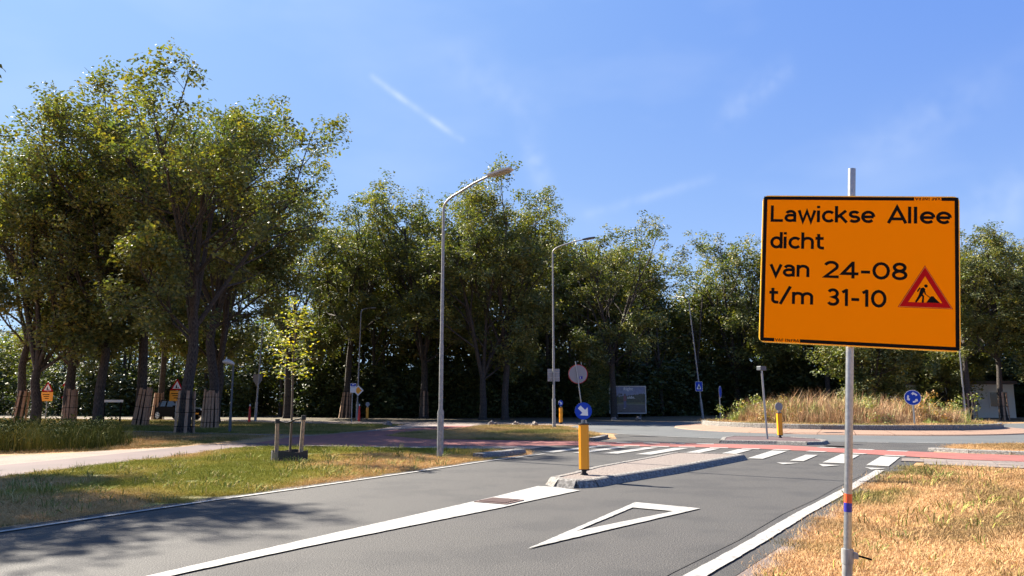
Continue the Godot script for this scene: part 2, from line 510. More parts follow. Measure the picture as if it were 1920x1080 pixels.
	for k in 3:
		var j := (k + 1) % 3
		sheet("stroke", [O[k], O[j], I[j], I[k]], 0.020, M.paint, give)
	var zebra := structure("zebra_crossing", "white zebra stripes across both lanes before the red cycle track")
	for q in [[0.86, -22.36, 1.21, -22.21, 3.0, -25.14, 2.7, -25.34], [1.76, -22.15, 2.1, -22.0, 3.85, -24.95, 3.5, -25.06], [2.6, -21.85, 3.01, -21.7, 4.7, -24.5, 4.3, -24.65], [3.47, -21.47, 3.89, -21.33, 5.6, -24.2, 5.2, -24.4], [4.38, -21.05, 4.75, -20.9, 6.55, -24.0, 6.2, -24.2], [5.3, -20.6, 5.65, -20.4, 7.4, -23.5, 7.05, -23.75], [6.17, -20.0, 6.5, -19.8, 8.24, -22.83, 7.88, -23.1], [6.98, -19.2, 7.27, -19.05, 8.5, -21.2, 8.2, -21.3], [7.57, -18.64, 7.96, -18.35, 9.66, -21.2, 9.32, -21.6], [8.28, -17.88, 8.64, -17.55, 10.36, -20.39, 10.0, -20.7]]:
		sheet("stripe", lines(q), 0.022, M.paint, zebra)
	var blocks := structure("cycle_crossing_marking", "white blocks painted along both sides of the red cycle track")
	for q in [[2.87, -25.74, 3.34, -25.74], [3.75, -25.5, 4.25, -25.38], [4.6, -25.2, 5.15, -25.0], [5.44, -24.83, 5.95, -24.75], [6.36, -24.52, 6.9, -24.35], [7.27, -24.1, 7.75, -23.85], [8.1, -23.62, 8.5, -23.3], [8.85, -22.83, 9.25, -22.5], [9.6, -22.05, 10.0, -21.6], [10.3, -21.1, 10.68, -20.75], [3.78, -27.5, 4.3, -27.4], [4.7, -27.2, 5.25, -27.05], [5.6, -26.95, 6.1, -26.85], [6.48, -26.75, 7.05, -26.6], [9.96, -24.75, 10.35, -24.4], [10.77, -23.75, 11.12, -23.45], [11.36, -23.1, 11.8, -22.75]]:
		var a := Vector2(q[0], q[1])
		var b := Vector2(q[2], q[3])
		sheet("block", band([a, b], 0.34), 0.022, M.paint, blocks)
	var teeth := structure("yield_teeth", "white yield teeth painted in front of the zebra stripes")
	for q in [[6.45, -18.64, 6.95, -18.5, 6.42, -18.1], [7.3, -18.2, 7.62, -17.8, 7.12, -17.5], [7.98, -17.3, 8.3, -17.0, 7.85, -16.72]]:
		sheet("tooth", lines(q), 0.022, M.paint, teeth)
	var dash := structure("lane_dashes", "short white dashes along the outer edge of the roundabout ring")
	for k in 11:
		var a0 := 2.66 - k * 0.105
		if k in [4, 5, 6]:
			continue
		sheet("dash", band(arc(RB, 15.1, a0, a0 - 0.045, 3), 0.12), 0.022, M.paint, dash)
	# a rusty drain in the centre wedge
	var dr := thing("drain_cover", "rusty brown drain cover set in the white centre wedge", "drain cover", Vector3(-0.19, 0.02, -11.5), deg_to_rad(-30))
	var st := begin()
	box(st, Transform3D(Basis.IDENTITY, Vector3(0, 0.006, 0)), Vector3(0.56, 0.012, 0.52))
	commit("frame", st, M.iron, dr)
	for k in 7:
		st = begin()
		box(st, Transform3D(Basis.IDENTITY, Vector3(0, 0.017, -0.19 + k * 0.063)), Vector3(0.46, 0.010, 0.035))
		commit("bar", st, M.iron, dr)
	var dr2 := thing("drain_cover", "small black drain slot beside the red cycle track at the splitter island", "drain cover", Vector3(10.75, 0.02, -25.2), deg_to_rad(-40))
	st = begin()
	box(st, Transform3D(Basis.IDENTITY, Vector3(0, 0.005, 0)), Vector3(0.75, 0.01, 0.35))
	commit("frame", st, M.black, dr2)
	# planted ground
	verge_right = PackedVector2Array(lines([2.3, -6.78, 3.3, -8.5, 5.3, -11.84, 7.3, -15.0, 8.6, -16.9, 9.75, -17.75, 10.9, -16.7, 14, -14.3, 20, -10, 22, 2, 2, 4, -1.2, -0.9]))
	lawn_left = PackedVector2Array(lines([-10.1, -12.5, -10.0, -15.2, -9.75, -16.7, -9.5, -18.6, -9.15, -20.3, -8.95, -22.2, -8.75, -24.1, -8.2, -25.1, -7.1, -25.15, -5.7, -24.85, -3.6, -24.25, -1.3, -23.6, 0.3, -23.6, 0.5, -22.4, -1.2, -18.95, -2.4, -16.5, -4.05, -13.3, -5.7, -10.2, -6.4, -8.97, -8.6, -4.5, -10.5, -8]))
	grass_tip = PackedVector2Array(lines([-3.2, -30.2, -5.3, -33.2, -4.2, -38.2, -2.7, -40.3, -1.8, -45.6, -0.5, -46.6, 2.6, -45.4, 3.1, -43.0, 3.4, -40.7, 3.5, -37.8, 3.8, -34.2, 3.5, -30.9, 2.9, -29.0, 0.4, -29.3]))
	grass_far = PackedVector2Array(lines([13.9, -24.3, 15.2, -26.0, 17.5, -26.9, 20.5, -26.7, 24.5, -27.5, 30, -23, 40, -14, 31, -11.4, 20, -17.5, 14.1, -21.5, 13.5, -22.3]))
	sheet("lawn", Array(lawn_left), 0.004, M.lawn)
	sheet("lawn", Array(grass_tip), 0.020, M.soil)
	sheet("woodland_floor", lines([-120, -92, -83, -86.5, -39.5, -69.5, -25, -64.3, -16, -58.2, -11.8, -55.8, -4, -54.3, 4.5, -54.9, 12, -57, 26, -62, 34, -54, 60, -60, 118, -83, 160, -140, -160, -140]), 0.008, M.litter)

# a kerb stone from a to b: low battered block with its top edge set back
func kerb_stone(parent: Node, a: Vector2, b: Vector2, out: Vector2, h: float, wide: float, batter: float, m: Material, y0 := 0.0, yb := -1.0) -> void:
	var e := (b - a).normalized() * 0.006
	a += e
	b -= e
	var st := begin()
	var pr := [[batter, 0.0], [0.0 + batter * 0.15, h * 0.86], [-0.02, h], [-wide, h], [-wide, 0.0]]
	var mid := (a + b) * 0.5 - out * wide * 0.4
	var c := Vector3(mid.x, y0 + h * 0.4, mid.y)
	var va := []
	var vb := []
	for q in pr:
		va.append(Vector3(a.x + out.x * q[0], y0 + q[1], a.y + out.y * q[0]))
		vb.append(Vector3(b.x + out.x * q[0], y0 + q[1], b.y + out.y * q[0]))
	for k in pr.size() - 1:
		quad(st, va[k], vb[k], vb[k + 1], va[k + 1], (va[k] + vb[k + 1]) * 0.5 - c)
	for vv in [va, vb]:
		for k in range(1, pr.size() - 1):
			tri(st, vv[0], vv[k], vv[k + 1], vv[2] - c)
	commit("kerb_stone", st, m, parent)

func kerb_line(parent: Node, pts: Array, h: float, wide: float, batter: float, m: Material, step := 1.0, y0 := 0.0) -> void:
	# pts run with the outside of the kerb on their right hand seen from above
	for k in pts.size() - 1:
		var a: Vector2 = pts[k]
		var b: Vector2 = pts[k + 1]
		var n := maxi(1, roundi((b - a).length() / step))
		var d := (b - a).normalized()
		var out := Vector2(-d.y, d.x)
		for j in n:
			kerb_stone(parent, a.lerp(b, float(j) / n), a.lerp(b, float(j + 1) / n), out, h, wide, batter, m, y0)

func islands() -> void:
	# refuge between the lanes
	var isl := thing("traffic_island", "long low refuge with worn pinkish top and kerb between the lanes", "traffic island")
	var outline := lines([0.70, -13.95, 0.82, -13.55, 1.12, -13.36, 1.46, -13.55, 1.86, -14.12, 3.33, -15.95, 6.0, -19.75, 5.75, -20.1, 4.45, -20.55, 4.15, -20.25, 3.40, -18.9, 1.72, -16.1, 1.12, -14.75])
	var n := outline.size()
	for k in n:
		var a: Vector2 = outline[k]
		var b: Vector2 = outline[(k + 1) % n]
		var d := (b - a).normalized()
		var out := Vector2(-d.y, d.x)
		var cnt := maxi(1, roundi((b - a).length()))
		for j in cnt:
			kerb_stone(isl, a.lerp(b, float(j) / cnt), a.lerp(b, float(j + 1) / cnt), out, 0.135, 0.14, 0.10, M.kerb, 0.005)
	sheet("paving", outline.map(func(q): return q), 0.128, M.island, isl)
	# splitter on the far side of the cycle track
	var sp := thing("traffic_island", "low splitter island with crumbling pale kerb beyond the red cycle track", "traffic island")
	var o2 := lines([7.5, -27.4, 9.3, -26.75, 10.15, -26.2, 10.75, -26.35, 11.35, -27.4, 11.45, -28.6, 11.0, -29.9, 8.9, -30.7, 8.2, -29.6])
	for k in o2.size():
		var a: Vector2 = o2[k]
		var b: Vector2 = o2[(k + 1) % o2.size()]
		var d := (b - a).normalized()
		var cnt := maxi(1, roundi((b - a).length()))
		for j in cnt:
			kerb_stone(sp, a.lerp(b, float(j) / cnt), a.lerp(b, float(j + 1) / cnt), Vector2(-d.y, d.x), 0.11, 0.14, 0.06, M.kerb, 0.008)
	sheet("paving", o2.map(func(q): return q), 0.105, M.path, sp)
	# dropped kerb at the end of the left verge
	var dk := thing("kerb_ramp", "dark sloping kerb block ending the left grass verge at the crossing", "kerb")
	kerb_line(dk, lines([-0.78, -20.0, -0.2, -20.95, 0.38, -21.9]), 0.14, 0.3, 0.05, M.kerb, 1.1)
	var dk2 := thing("kerb_ramp", "dark kerb block at the tip of the grass wedge by the roundabout", "kerb")
	kerb_line(dk2, lines([3.75, -31.6, 3.45, -30.3, 2.9, -28.8]), 0.13, 0.25, 0.05, M.kerb, 1.4)
	var dk3 := thing("kerb_ramp", "grey dropped kerb along the red track below the dry verge beyond the footpath", "kerb")
	kerb_line(dk3, lines([12.6, -23.1, 13.3, -22.2, 14.1, -21.55, 16.2, -20.1]), 0.10, 0.3, 0.05, M.kerb, 1.2)
	# roundabout centre: raised apron of concrete slabs, kerb, planted dome
	var ap := structure("roundabout_apron", "pale pink concrete apron slabs round the planted island")
	for k in 36:
		var a0 := TAU * k / 36.0 + 0.0012
		var a1 := TAU * (k + 1) / 36.0 - 0.0012
		var st := begin()
		for j in 3:
			var b0 := lerpf(a0, a1, j / 3.0)
			var b1 := lerpf(a0, a1, (j + 1) / 3.0)
			var p := []
			for q in [[9.05, b0, 0.0], [9.05, b1, 0.0], [8.98, b1, 0.06], [8.98, b0, 0.06], [7.45, b1, 0.20], [7.45, b0, 0.20]]:
				var v: Vector2 = RB + Vector2.from_angle(q[1]) * q[0]
				p.append(Vector3(v.x, q[2], v.y))
			var c := Vector3(RB.x, -3, RB.y)
			quad(st, p[0], p[1], p[2], p[3], p[0] - c)
			quad(st, p[3], p[2], p[4], p[5], Vector3.UP)
		commit("slab", st, M.apron, ap)
	var ri := structure("roundabout_island", "round planted island with a pale concrete kerb")
	var pts := arc(RB, 7.5, 0, TAU, 48)
	for k in 48:
		kerb_stone(ri, pts[k], pts[k + 1], (Vector2(pts[k]) + pts[k + 1] - RB * 2.0).normalized(), 0.24, 0.22, 0.04, M.kerb, 0.18)
	var st2 := begin()
	for k in 48:
		var a := TAU * k / 48.0
		var b := TAU * (k + 1) / 48.0
		var prof := [[7.4, 0.36], [5.0, 0.48], [2.5, 0.54], [0.0, 0.56]]
		for j in 3:
			var va: Vector2 = RB + Vector2.from_angle(a) * prof[j][0]
			var vb: Vector2 = RB + Vector2.from_angle(b) * prof[j][0]
			var vc: Vector2 = RB + Vector2.from_angle(b) * prof[j + 1][0]
			var vd: Vector2 = RB + Vector2.from_angle(a) * prof[j + 1][0]
			quad(st2, Vector3(va.x, prof[j][1], va.y), Vector3(vb.x, prof[j][1], vb.y), Vector3(vc.x, prof[j + 1][1], vc.y), Vector3(vd.x, prof[j + 1][1], vd.y), Vector3.UP)
	commit("soil", st2, M.soil, ri)
	# footpath of square slabs on the right
	var fp := structure("slab_footpath", "footpath of pale square slabs beside the red cycle track")
	var o := Vector2(10.45, -20.1)
	var along := Vector2(1.9, 1.15).normalized()
	var across := Vector2(-along.y, along.x)
	var slab := BoxMesh.new()
	slab.size = Vector3(0.494, 0.05, 0.394)
	for i in 34:
		for j in 5:
			if i < 1 and j > 2:
				continue
			var c := o + along * (0.1 + i * 0.5 + 0.02 * j) + across * (0.28 + j * 0.4)
			var t := Transform3D(Basis(Vector3.UP, -along.angle()) * Basis(Vector3.RIGHT, rng.randf_range(-.006, .006)), Vector3(c.x, 0.0 + rng.randf_range(0, .004), c.y))
			put("slab", slab, M.slab[rng.randi() % 2], fp, t)
	# boulders that keep cars off the grass
	for q in [[926, -1.25, -47.0, "grey boulder at the back edge of the grass wedge, farthest from the tall lamp post"], [966, 0.22, -46.0, "grey boulder at the back edge of the grass wedge, middle of three"], [1002, 1.35, -45.0, "grey boulder at the back edge of the grass wedge, next to the tall lamp post"], [0, 10.1, -60.5, "small pale boulder on the woodland edge below the billboard"], [0, 8.0, -59.5, "small dark boulder on the woodland edge in front of the ivy clad trunk"], [0, -7.6, -46.6, "low dark boulder at the tip of the grass by the bus stop"]]:
		var st3 := begin()
		var r := 0.28
		var ns := FastNoiseLite.new()
		ns.seed = int(q[1] * 100)
		ns.frequency = 1.4
		for i in 8:
			for j in 5:
				var vv := []
				for t in [[i, j], [i + 1, j], [i + 1, j + 1], [i, j + 1]]:
					var ph: float = TAU * t[0] / 8.0
					var th: float = PI * 0.5 * t[1] / 5.0
					var dd := Vector3(cos(ph) * cos(th), sin(th) * 0.95, sin(ph) * cos(th))
					vv.append(dd * r * (1.0 + 0.55 * ns.get_noise_3d(dd.x + 5, dd.y, dd.z)))
				quad(st3, vv[0], vv[1], vv[2], vv[3], vv[0] + vv[2])
		var bo := commit("boulder", st3, M.stone)
		bo.position = Vector3(q[1], 0.0, q[2])
		tag(bo, q[3], "boulder", "boulders along the verge")

# ------------------------------------------------------------------ plants
func leaf_clump(seed: int, n: int, spread: Vector3, leaf: float, cols: Array) -> ArrayMesh:
	var r := RandomNumberGenerator.new()
	r.seed = seed
	var st := begin()
	for k in n:
		var p := Vector3(r.randfn(), r.randfn(), r.randfn()) * 0.5
		p = p.limit_length(1.1) * spread
		var out := (p + Vector3(0, 0.35, 0)).normalized()
		var nrm := (out * 0.5 + Vector3(r.randfn() * .6, 0.8, r.randfn() * .6)).normalized()
		var dirv := nrm.cross(Vector3(r.randfn(), r.randfn(), r.randfn())).normalized()
		var w := dirv.cross(nrm)
		var s := leaf * r.randf_range(0.65, 1.25)
		var c: Color = cols[r.randi() % cols.size()]
		c = c * r.randf_range(0.75, 1.25)
		c.a = 1.0
		st.set_color(c)
		var a := p - dirv * s * 0.5
		var b := p + w * s * 0.28 + nrm * s * 0.06
		var d := p - w * s * 0.28 + nrm * s * 0.06
		var e := p + dirv * s * 0.5 - nrm * s * 0.08
		tri(st, a, b, e, nrm)
		tri(st, a, e, d, nrm)
	return st.commit()

func scatter(called: String, mesh: Mesh, m: Material, xfs: Array, cols: Array, parent: Node = null) -> MultiMeshInstance3D:
	var mm := MultiMesh.new()
	mm.transform_format = MultiMesh.TRANSFORM_3D
	mm.use_colors = true
	mm.mesh = mesh
	mm.instance_count = xfs.size()
	for k in xfs.size():
		mm.set_instance_transform(k, xfs[k])
		mm.set_instance_color(k, cols[k % cols.size()])
	var o := MultiMeshInstance3D.new()
	o.multimesh = mm
	o.material_override = m
	if parent:
		o.name = called
		parent.add_child(o, true)
	else:
		o.name = numbered(called)
		add_child(o)
	return o

var clumps := []
const GREENS := [Color(.130, .160, .052), Color(.096, .130, .048), Color(.160, .178, .056), Color(.106, .140, .060), Color(.186, .182, .055)]

func branch(st: SurfaceTool, r: RandomNumberGenerator, p: Vector3, d: Vector3, length: float, rad: float, level: int, tips: Array, spread: float) -> void:
	var n := 4 if level < 2 else 3
	var pts := [p]
	var rr := [rad]
	var dd := d
	var q := p
	for k in n:
		dd = (dd + Vector3(r.randfn(), r.randfn() * 0.5, r.randfn()) * (0.10 if level < 2 else 0.16) + Vector3.UP * (0.07 if level > 0 else 0.02)).normalized()
		q += dd * length / n
		pts.append(q)
		rr.append(rad * lerpf(1.0, 0.42, float(k + 1) / n))
	tube(st, pts, rr, 9 if level == 0 else (6 if level == 1 else (4 if level == 2 else 3)), false)
	if level == 3:
		tips.append(pts[2])
		tips.append(q)
		return
	var kids: int = [0, 6, 5][level] if level > 0 else 0
	for k in kids:
		var t := lerpf(0.22 if level == 1 else 0.3, 1.0, (k + r.randf() * 0.7) / kids)
		var i := mini(int(t * n), n - 1)
		var at: Vector3 = pts[i].lerp(pts[i + 1], t * n - i)
		var axis := dd.cross(Vector3(r.randfn(), r.randfn(), r.randfn())).normalized()
		var nd := dd.rotated(axis, deg_to_rad(r.randf_range(28, 62)) * spread)
		branch(st, r, at, nd, length * r.randf_range(0.42, 0.62) * (1.15 - 0.4 * t), rad * lerpf(0.55, 0.34, t), level + 1, tips, spread)
	tips.append(q)

func make_tree(called: String, seed: int, h: float, trunk_r: float, fork: float, leaders: int, spread: float, lean: Vector2, leaf_scale := 1.0, dense := 1.0, tint := Color(1, 1, 1)) -> Node3D:
	var r := RandomNumberGenerator.new()
	r.seed = seed
	var root := Node3D.new()
	root.name = numbered(called)
	var st := begin()
	var tips := []
	var top := Vector3(lean.x * fork * h, fork * h, lean.y * fork * h)
	tube(st, [Vector3(0, -0.1, 0), Vector3(0, 0.25, 0) + top * 0.02, top * 0.35 + Vector3(r.randfn() * .1, 0, r.randfn() * .1), top * 0.7 + Vector3(r.randfn() * .12, 0, r.randfn() * .12), top], [trunk_r * 1.5, trunk_r * 1.08, trunk_r * 0.95, trunk_r * 0.84, trunk_r * 0.72], 12, false)
	for k in leaders:
		var a := TAU * (k + r.randf() * 0.6) / leaders
		var tilt := deg_to_rad(r.randf_range(10, 34)) * spread
		var d := Vector3(cos(a) * sin(tilt), cos(tilt), sin(a) * sin(tilt))
		branch(st, r, top - Vector3(0, r.randf() * fork * h * 0.18, 0), d, h * (1.0 - fork) * r.randf_range(0.62, 0.84), trunk_r * r.randf_range(0.45, 0.62), 1, tips, spread)
	# low side limbs
	for k in 2:
		var a := r.randf() * TAU
		branch(st, r, top * r.randf_range(0.75, 0.98), Vector3(cos(a), 0.65, sin(a)).normalized(), h * r.randf_range(0.2, 0.3), trunk_r * 0.3, 1, tips, spread)
	commit("trunk", st, M.bark, root)
	var leaves := begin()
	for t in tips:
		for k in maxi(1, roundi(dense)) + (1 if r.randf() < .75 else 0):
			var s := r.randf_range(0.75, 1.3) * leaf_scale
			var b := Basis(Vector3(r.randfn(), r.randfn() + 2.5, r.randfn()).normalized(), r.randf() * TAU).scaled(Vector3(s, s * 0.85, s))
			leaves.append_from(clumps[r.randi() % clumps.size()], 0, Transform3D(b, t + Vector3(r.randfn(), r.randfn() * 0.7, r.randfn()) * 0.38 * leaf_scale))
	commit("crown", leaves, M.leaf, root)
	return root

func guard(at: Vector3, r: float, h: float, lean: Vector2, label: String, n := 9, flare := 0.07) -> void:
	var g := thing("trunk_guard", label, "tree guard", at, rng.randf() * TAU, "board guards round tree trunks")
	var hh := h
	r *= .86
	for k in n:
		var a := TAU * k / n + rng.randf_range(-.06, .06)
		var st := begin()
		var l := hh * rng.randf_range(0.96, 1.03)
		var foot := Vector3(cos(a), 0, sin(a)) * (r + flare + rng.randf_range(0, .03))
		var head := Vector3(cos(a), 0, sin(a)) * r + Vector3(0, l, 0)
		var up := (head - foot).normalized()
		var side := up.cross(Vector3(cos(a), 0, sin(a))).normalized()
		box(st, Transform3D(Basis(side, up, side.cross(up)), (foot + head) * 0.5), Vector3(0.135, l, 0.026))
		commit("plank", st, M.board[rng.randi() % 3], g)
	for t in [0.16, 0.5, 0.82]:
		var st := begin()
		var pts := []
		var rr := []
		var br := lerpf(r + flare, r, t) + 0.035
		for k in 19:
			pts.append(Vector3(cos(TAU * k / 18.0) * br, hh * t, sin(TAU * k / 18.0) * br))
			rr.append(0.014)
		tube(st, pts, rr, 5, false)
		commit("strap", st, M.black, g)
	g.rotation = Vector3(lean.y, 0, -lean.x)

func place(proto: Node3D, fresh: bool, at: Vector3, turn: float, s: float, label: String, group: String) -> void:
	var o := proto
	if not fresh:
		o = proto.duplicate()
		o.name = numbered(String(proto.name).split("_0")[0])
	add_child(o)
	o.position = at
	o.rotation.y = turn
	o.scale = Vector3.ONE * s
	tag(o, label, "tree", group)

func trees() -> void:
	for k in 7:
		var v: float = [.72, .9, 1.0, 1.1, 1.3, .85, 1.15][k]
		var warm: float = [.2, .5, .0, .9, .7, .3, 1.0][k]
		var cols := GREENS.map(func(c): return Color(c.r * v * (.92 + warm * .28), c.g * v, c.b * v * (1.05 - warm * .35)))
		clumps.append(leaf_clump(100 + k, 36, Vector3(0.60, 0.40, 0.60), 0.24, cols))
	var g := "tall broadleaf trees round the junction"
	var P := []
	#            seed  h   r    fork leaders spread lean
	for q in [[1, 19.5, .31, .32, 5, 1.0, Vector2(.02, 0)], [2, 21.5, .30, .36, 5, .85, Vector2(-.02, 0)], [3, 20.5, .30, .38, 6, .95, Vector2(.05, 0)], [4, 19.5, .29, .32, 6, .9, Vector2(0, .02)], [5, 20.5, .32, .25, 4, .8, Vector2(.01, 0)], [6, 17.5, .30, .22, 5, 1.0, Vector2(-.03, 0)]]:
		P.append(make_tree("broadleaf_tree", q[0], q[1], q[2], q[3], q[4], q[5], q[6]))
	var list := [
		[0, -15.55, -36.0, 0.6, 0.90, "big tree with planks strapped to its near side, closest to the red path"],
		[1, -16.9, -42.4, 1.9, 0.88, "big tree in a full plank guard between the black car and the small path lamp"],
		[2, -23.0, -46.9, 2.6, 1.0, "tallest tree of the clump at the left, its plank guard flaring at the foot"],
		[3, -24.6, -45.0, 4.0, 0.98, "tall bare trunked tree between the two plank guards in the left clump"],
		[4, -26.9, -46.0, 5.2, 0.93, "tall tree whose straight plank guard stands by the double warning triangles"],
		[5, -28.3, -45.0, 0.9, 0.97, "leaning bare trunk beside the slim plank guard at the photo's left edge"],
		[5, -20.2, -51.5, 3.0, 1.08, "bare trunk without a guard right behind the fully boarded tree by the path lamp"],
		[3, -30.6, -47.0, 2.2, 0.85, "leaning tree with a slim plank guard nearest the photo's left edge"],
		[1, -29.0, -62.0, 3.3, 0.86, "forked tree in a plank guard behind the white barrier bar"],
		[4, -34.0, -58.0, 1.2, 0.9, "tree in a plank guard behind the double warning triangles"],
		[0, -19.6, -66.0, 4.4, 0.98, "tree with a single plank at its trunk behind the red post"],
		[2, -14.8, -67.2, 0.3, 1.0, "tree in a flaring plank guard behind the bus stop sign"],
		[4, -7.6, -65.3, 2.9, 1.07, "tree with three planks at its trunk, just left of the near lamp post"],
		[5, -2.3, -59.9, 1.5, 0.96, "tree with a thick knobbly trunk, left of a pair behind the boulders"],
		[3, -0.55, -60.2, 3.7, 0.95, "tree with a long bent side limb, right of a pair behind the boulders"],
		[0, 8.7, -64.5, 2.0, 0.90, "ivy clad tree standing before the billboard"],
		[5, 24.0, -80.0, 0.2, 1.16, "broad crowned tree behind the roundabout, left of the orange board"],
		[2, 36.6, -60.5, 1.1, 0.76, "tree in a wide plank guard right of the orange board's corner"],
		[1, 39.0, -60.0, 5.0, 0.74, "tree with two upright planks near the photo's right edge"],
		[4, 44.5, -62.0, 2.4, 0.82, "leafy tree at the photo's right edge above the last plank guard"],
		[3, 31.0, -74.0, 1.9, 0.9, "tree behind the roundabout hidden mostly by the orange board"],
		]
	var used := {}
	for q in list:
		place(P[q[0]], not used.has(q[0]), Vector3(q[1], 0, q[2]), q[3], q[4], q[5], g)
		used[q[0]] = true
	guard(Vector3(-15.55, 0, -36.0), 0.44, 1.95, Vector2(.02, 0), "plank guard open at one side on the big tree nearest the red path", 6)
	guard(Vector3(-16.9, 0, -42.4), 0.44, 2.1, Vector2.ZERO, "full plank guard with dark straps between the black car and the path lamp", 14)
	guard(Vector3(-23.0, 0, -46.9), 0.42, 2.3, Vector2(.10, 0), "plank guard flaring at the foot right of the white barrier bar", 14, 0.12)
	guard(Vector3(-26.9, 0, -46.0), 0.42, 2.2, Vector2.ZERO, "straight plank guard beside the double warning triangles", 14, 0.03)
	guard(Vector3(-30.6, 0, -47.0), 0.36, 2.2, Vector2(.10, 0), "slim leaning plank guard nearest the photo's left edge", 7)
	guard(Vector3(-29.0, 0, -62.0), 0.40, 2.2, Vector2.ZERO, "far plank guard behind the white barrier bar", 10, 0.14)
	guard(Vector3(-34.0, 0, -58.0), 0.40, 2.2, Vector2.ZERO, "far plank guard behind the double warning triangles", 10, 0.12)
	guard(Vector3(-19.6, 0, -66.0), 0.36, 2.3, Vector2.ZERO, "single plank on the trunk behind the red post", 2)
	guard(Vector3(-14.8, 0, -67.2), 0.42, 2.3, Vector2(.04, 0), "flaring plank guard behind the bus stop sign", 10, 0.2)
	guard(Vector3(-7.6, 0, -65.3), 0.36, 2.3, Vector2.ZERO, "three plank guard on the trunk left of the near lamp post", 4)
	guard(Vector3(36.6, 0, -60.5), 0.5, 2.2, Vector2.ZERO, "wide plank guard right of the orange board's lower corner", 11, 0.1)
	guard(Vector3(39.0, 0, -60.0), 0.34, 2.2, Vector2.ZERO, "narrow sunlit plank guard second from the photo's right edge", 6)
	guard(Vector3(41.7, 0, -58.8), 0.30, 2.3, Vector2.ZERO, "narrow sunlit plank guard nearest the photo's right edge", 6)
	var thin := make_tree("broadleaf_tree", 9, 12.0, .2, .3, 4, .9, Vector2.ZERO)
	place(thin, true, Vector3(41.7, 0, -58.8), 0.4, 1.0, "smaller tree in the plank guard nearest the photo's right edge", g)
	var shade := make_tree("broadleaf_tree", 14, 15.0, .26, .34, 5, .8, Vector2.ZERO, 1.0, 1.0)
	place(shade, true, Vector3(-19.0, 0, -17.2), 0.4, 0.93, "slender tree just outside the left edge of the photo, shading the near road", g)
	var high := make_tree("broadleaf_tree", 15, 18.5, .28, .55, 5, .6, Vector2.ZERO, 1.0, 2.0)
	place(high, true, Vector3(-23.0, 0, -22.5), 2.1, 1.0, "high crowned tree farther outside the left edge of the photo, shading the lawn's corner", g)
	var low := make_tree("broadleaf_tree", 16, 10.0, .22, .10, 6, 1.15, Vector2.ZERO)
	place(low, true, Vector3(30.0, 0, -63.5), 2.1, 1.0, "low branched tree just behind the roundabout weeds under the orange board", g)
	place(low, false, Vector3(46.5, 0, -61.0), 4.1, 1.05, "low branched tree cut by the photo's right edge", g)
	place(low, false, Vector3(38.6, 0, -66.8), 0.9, 0.85, "low branched tree behind the wide plank guard at the right", g)
	young_tree()
	woodland()

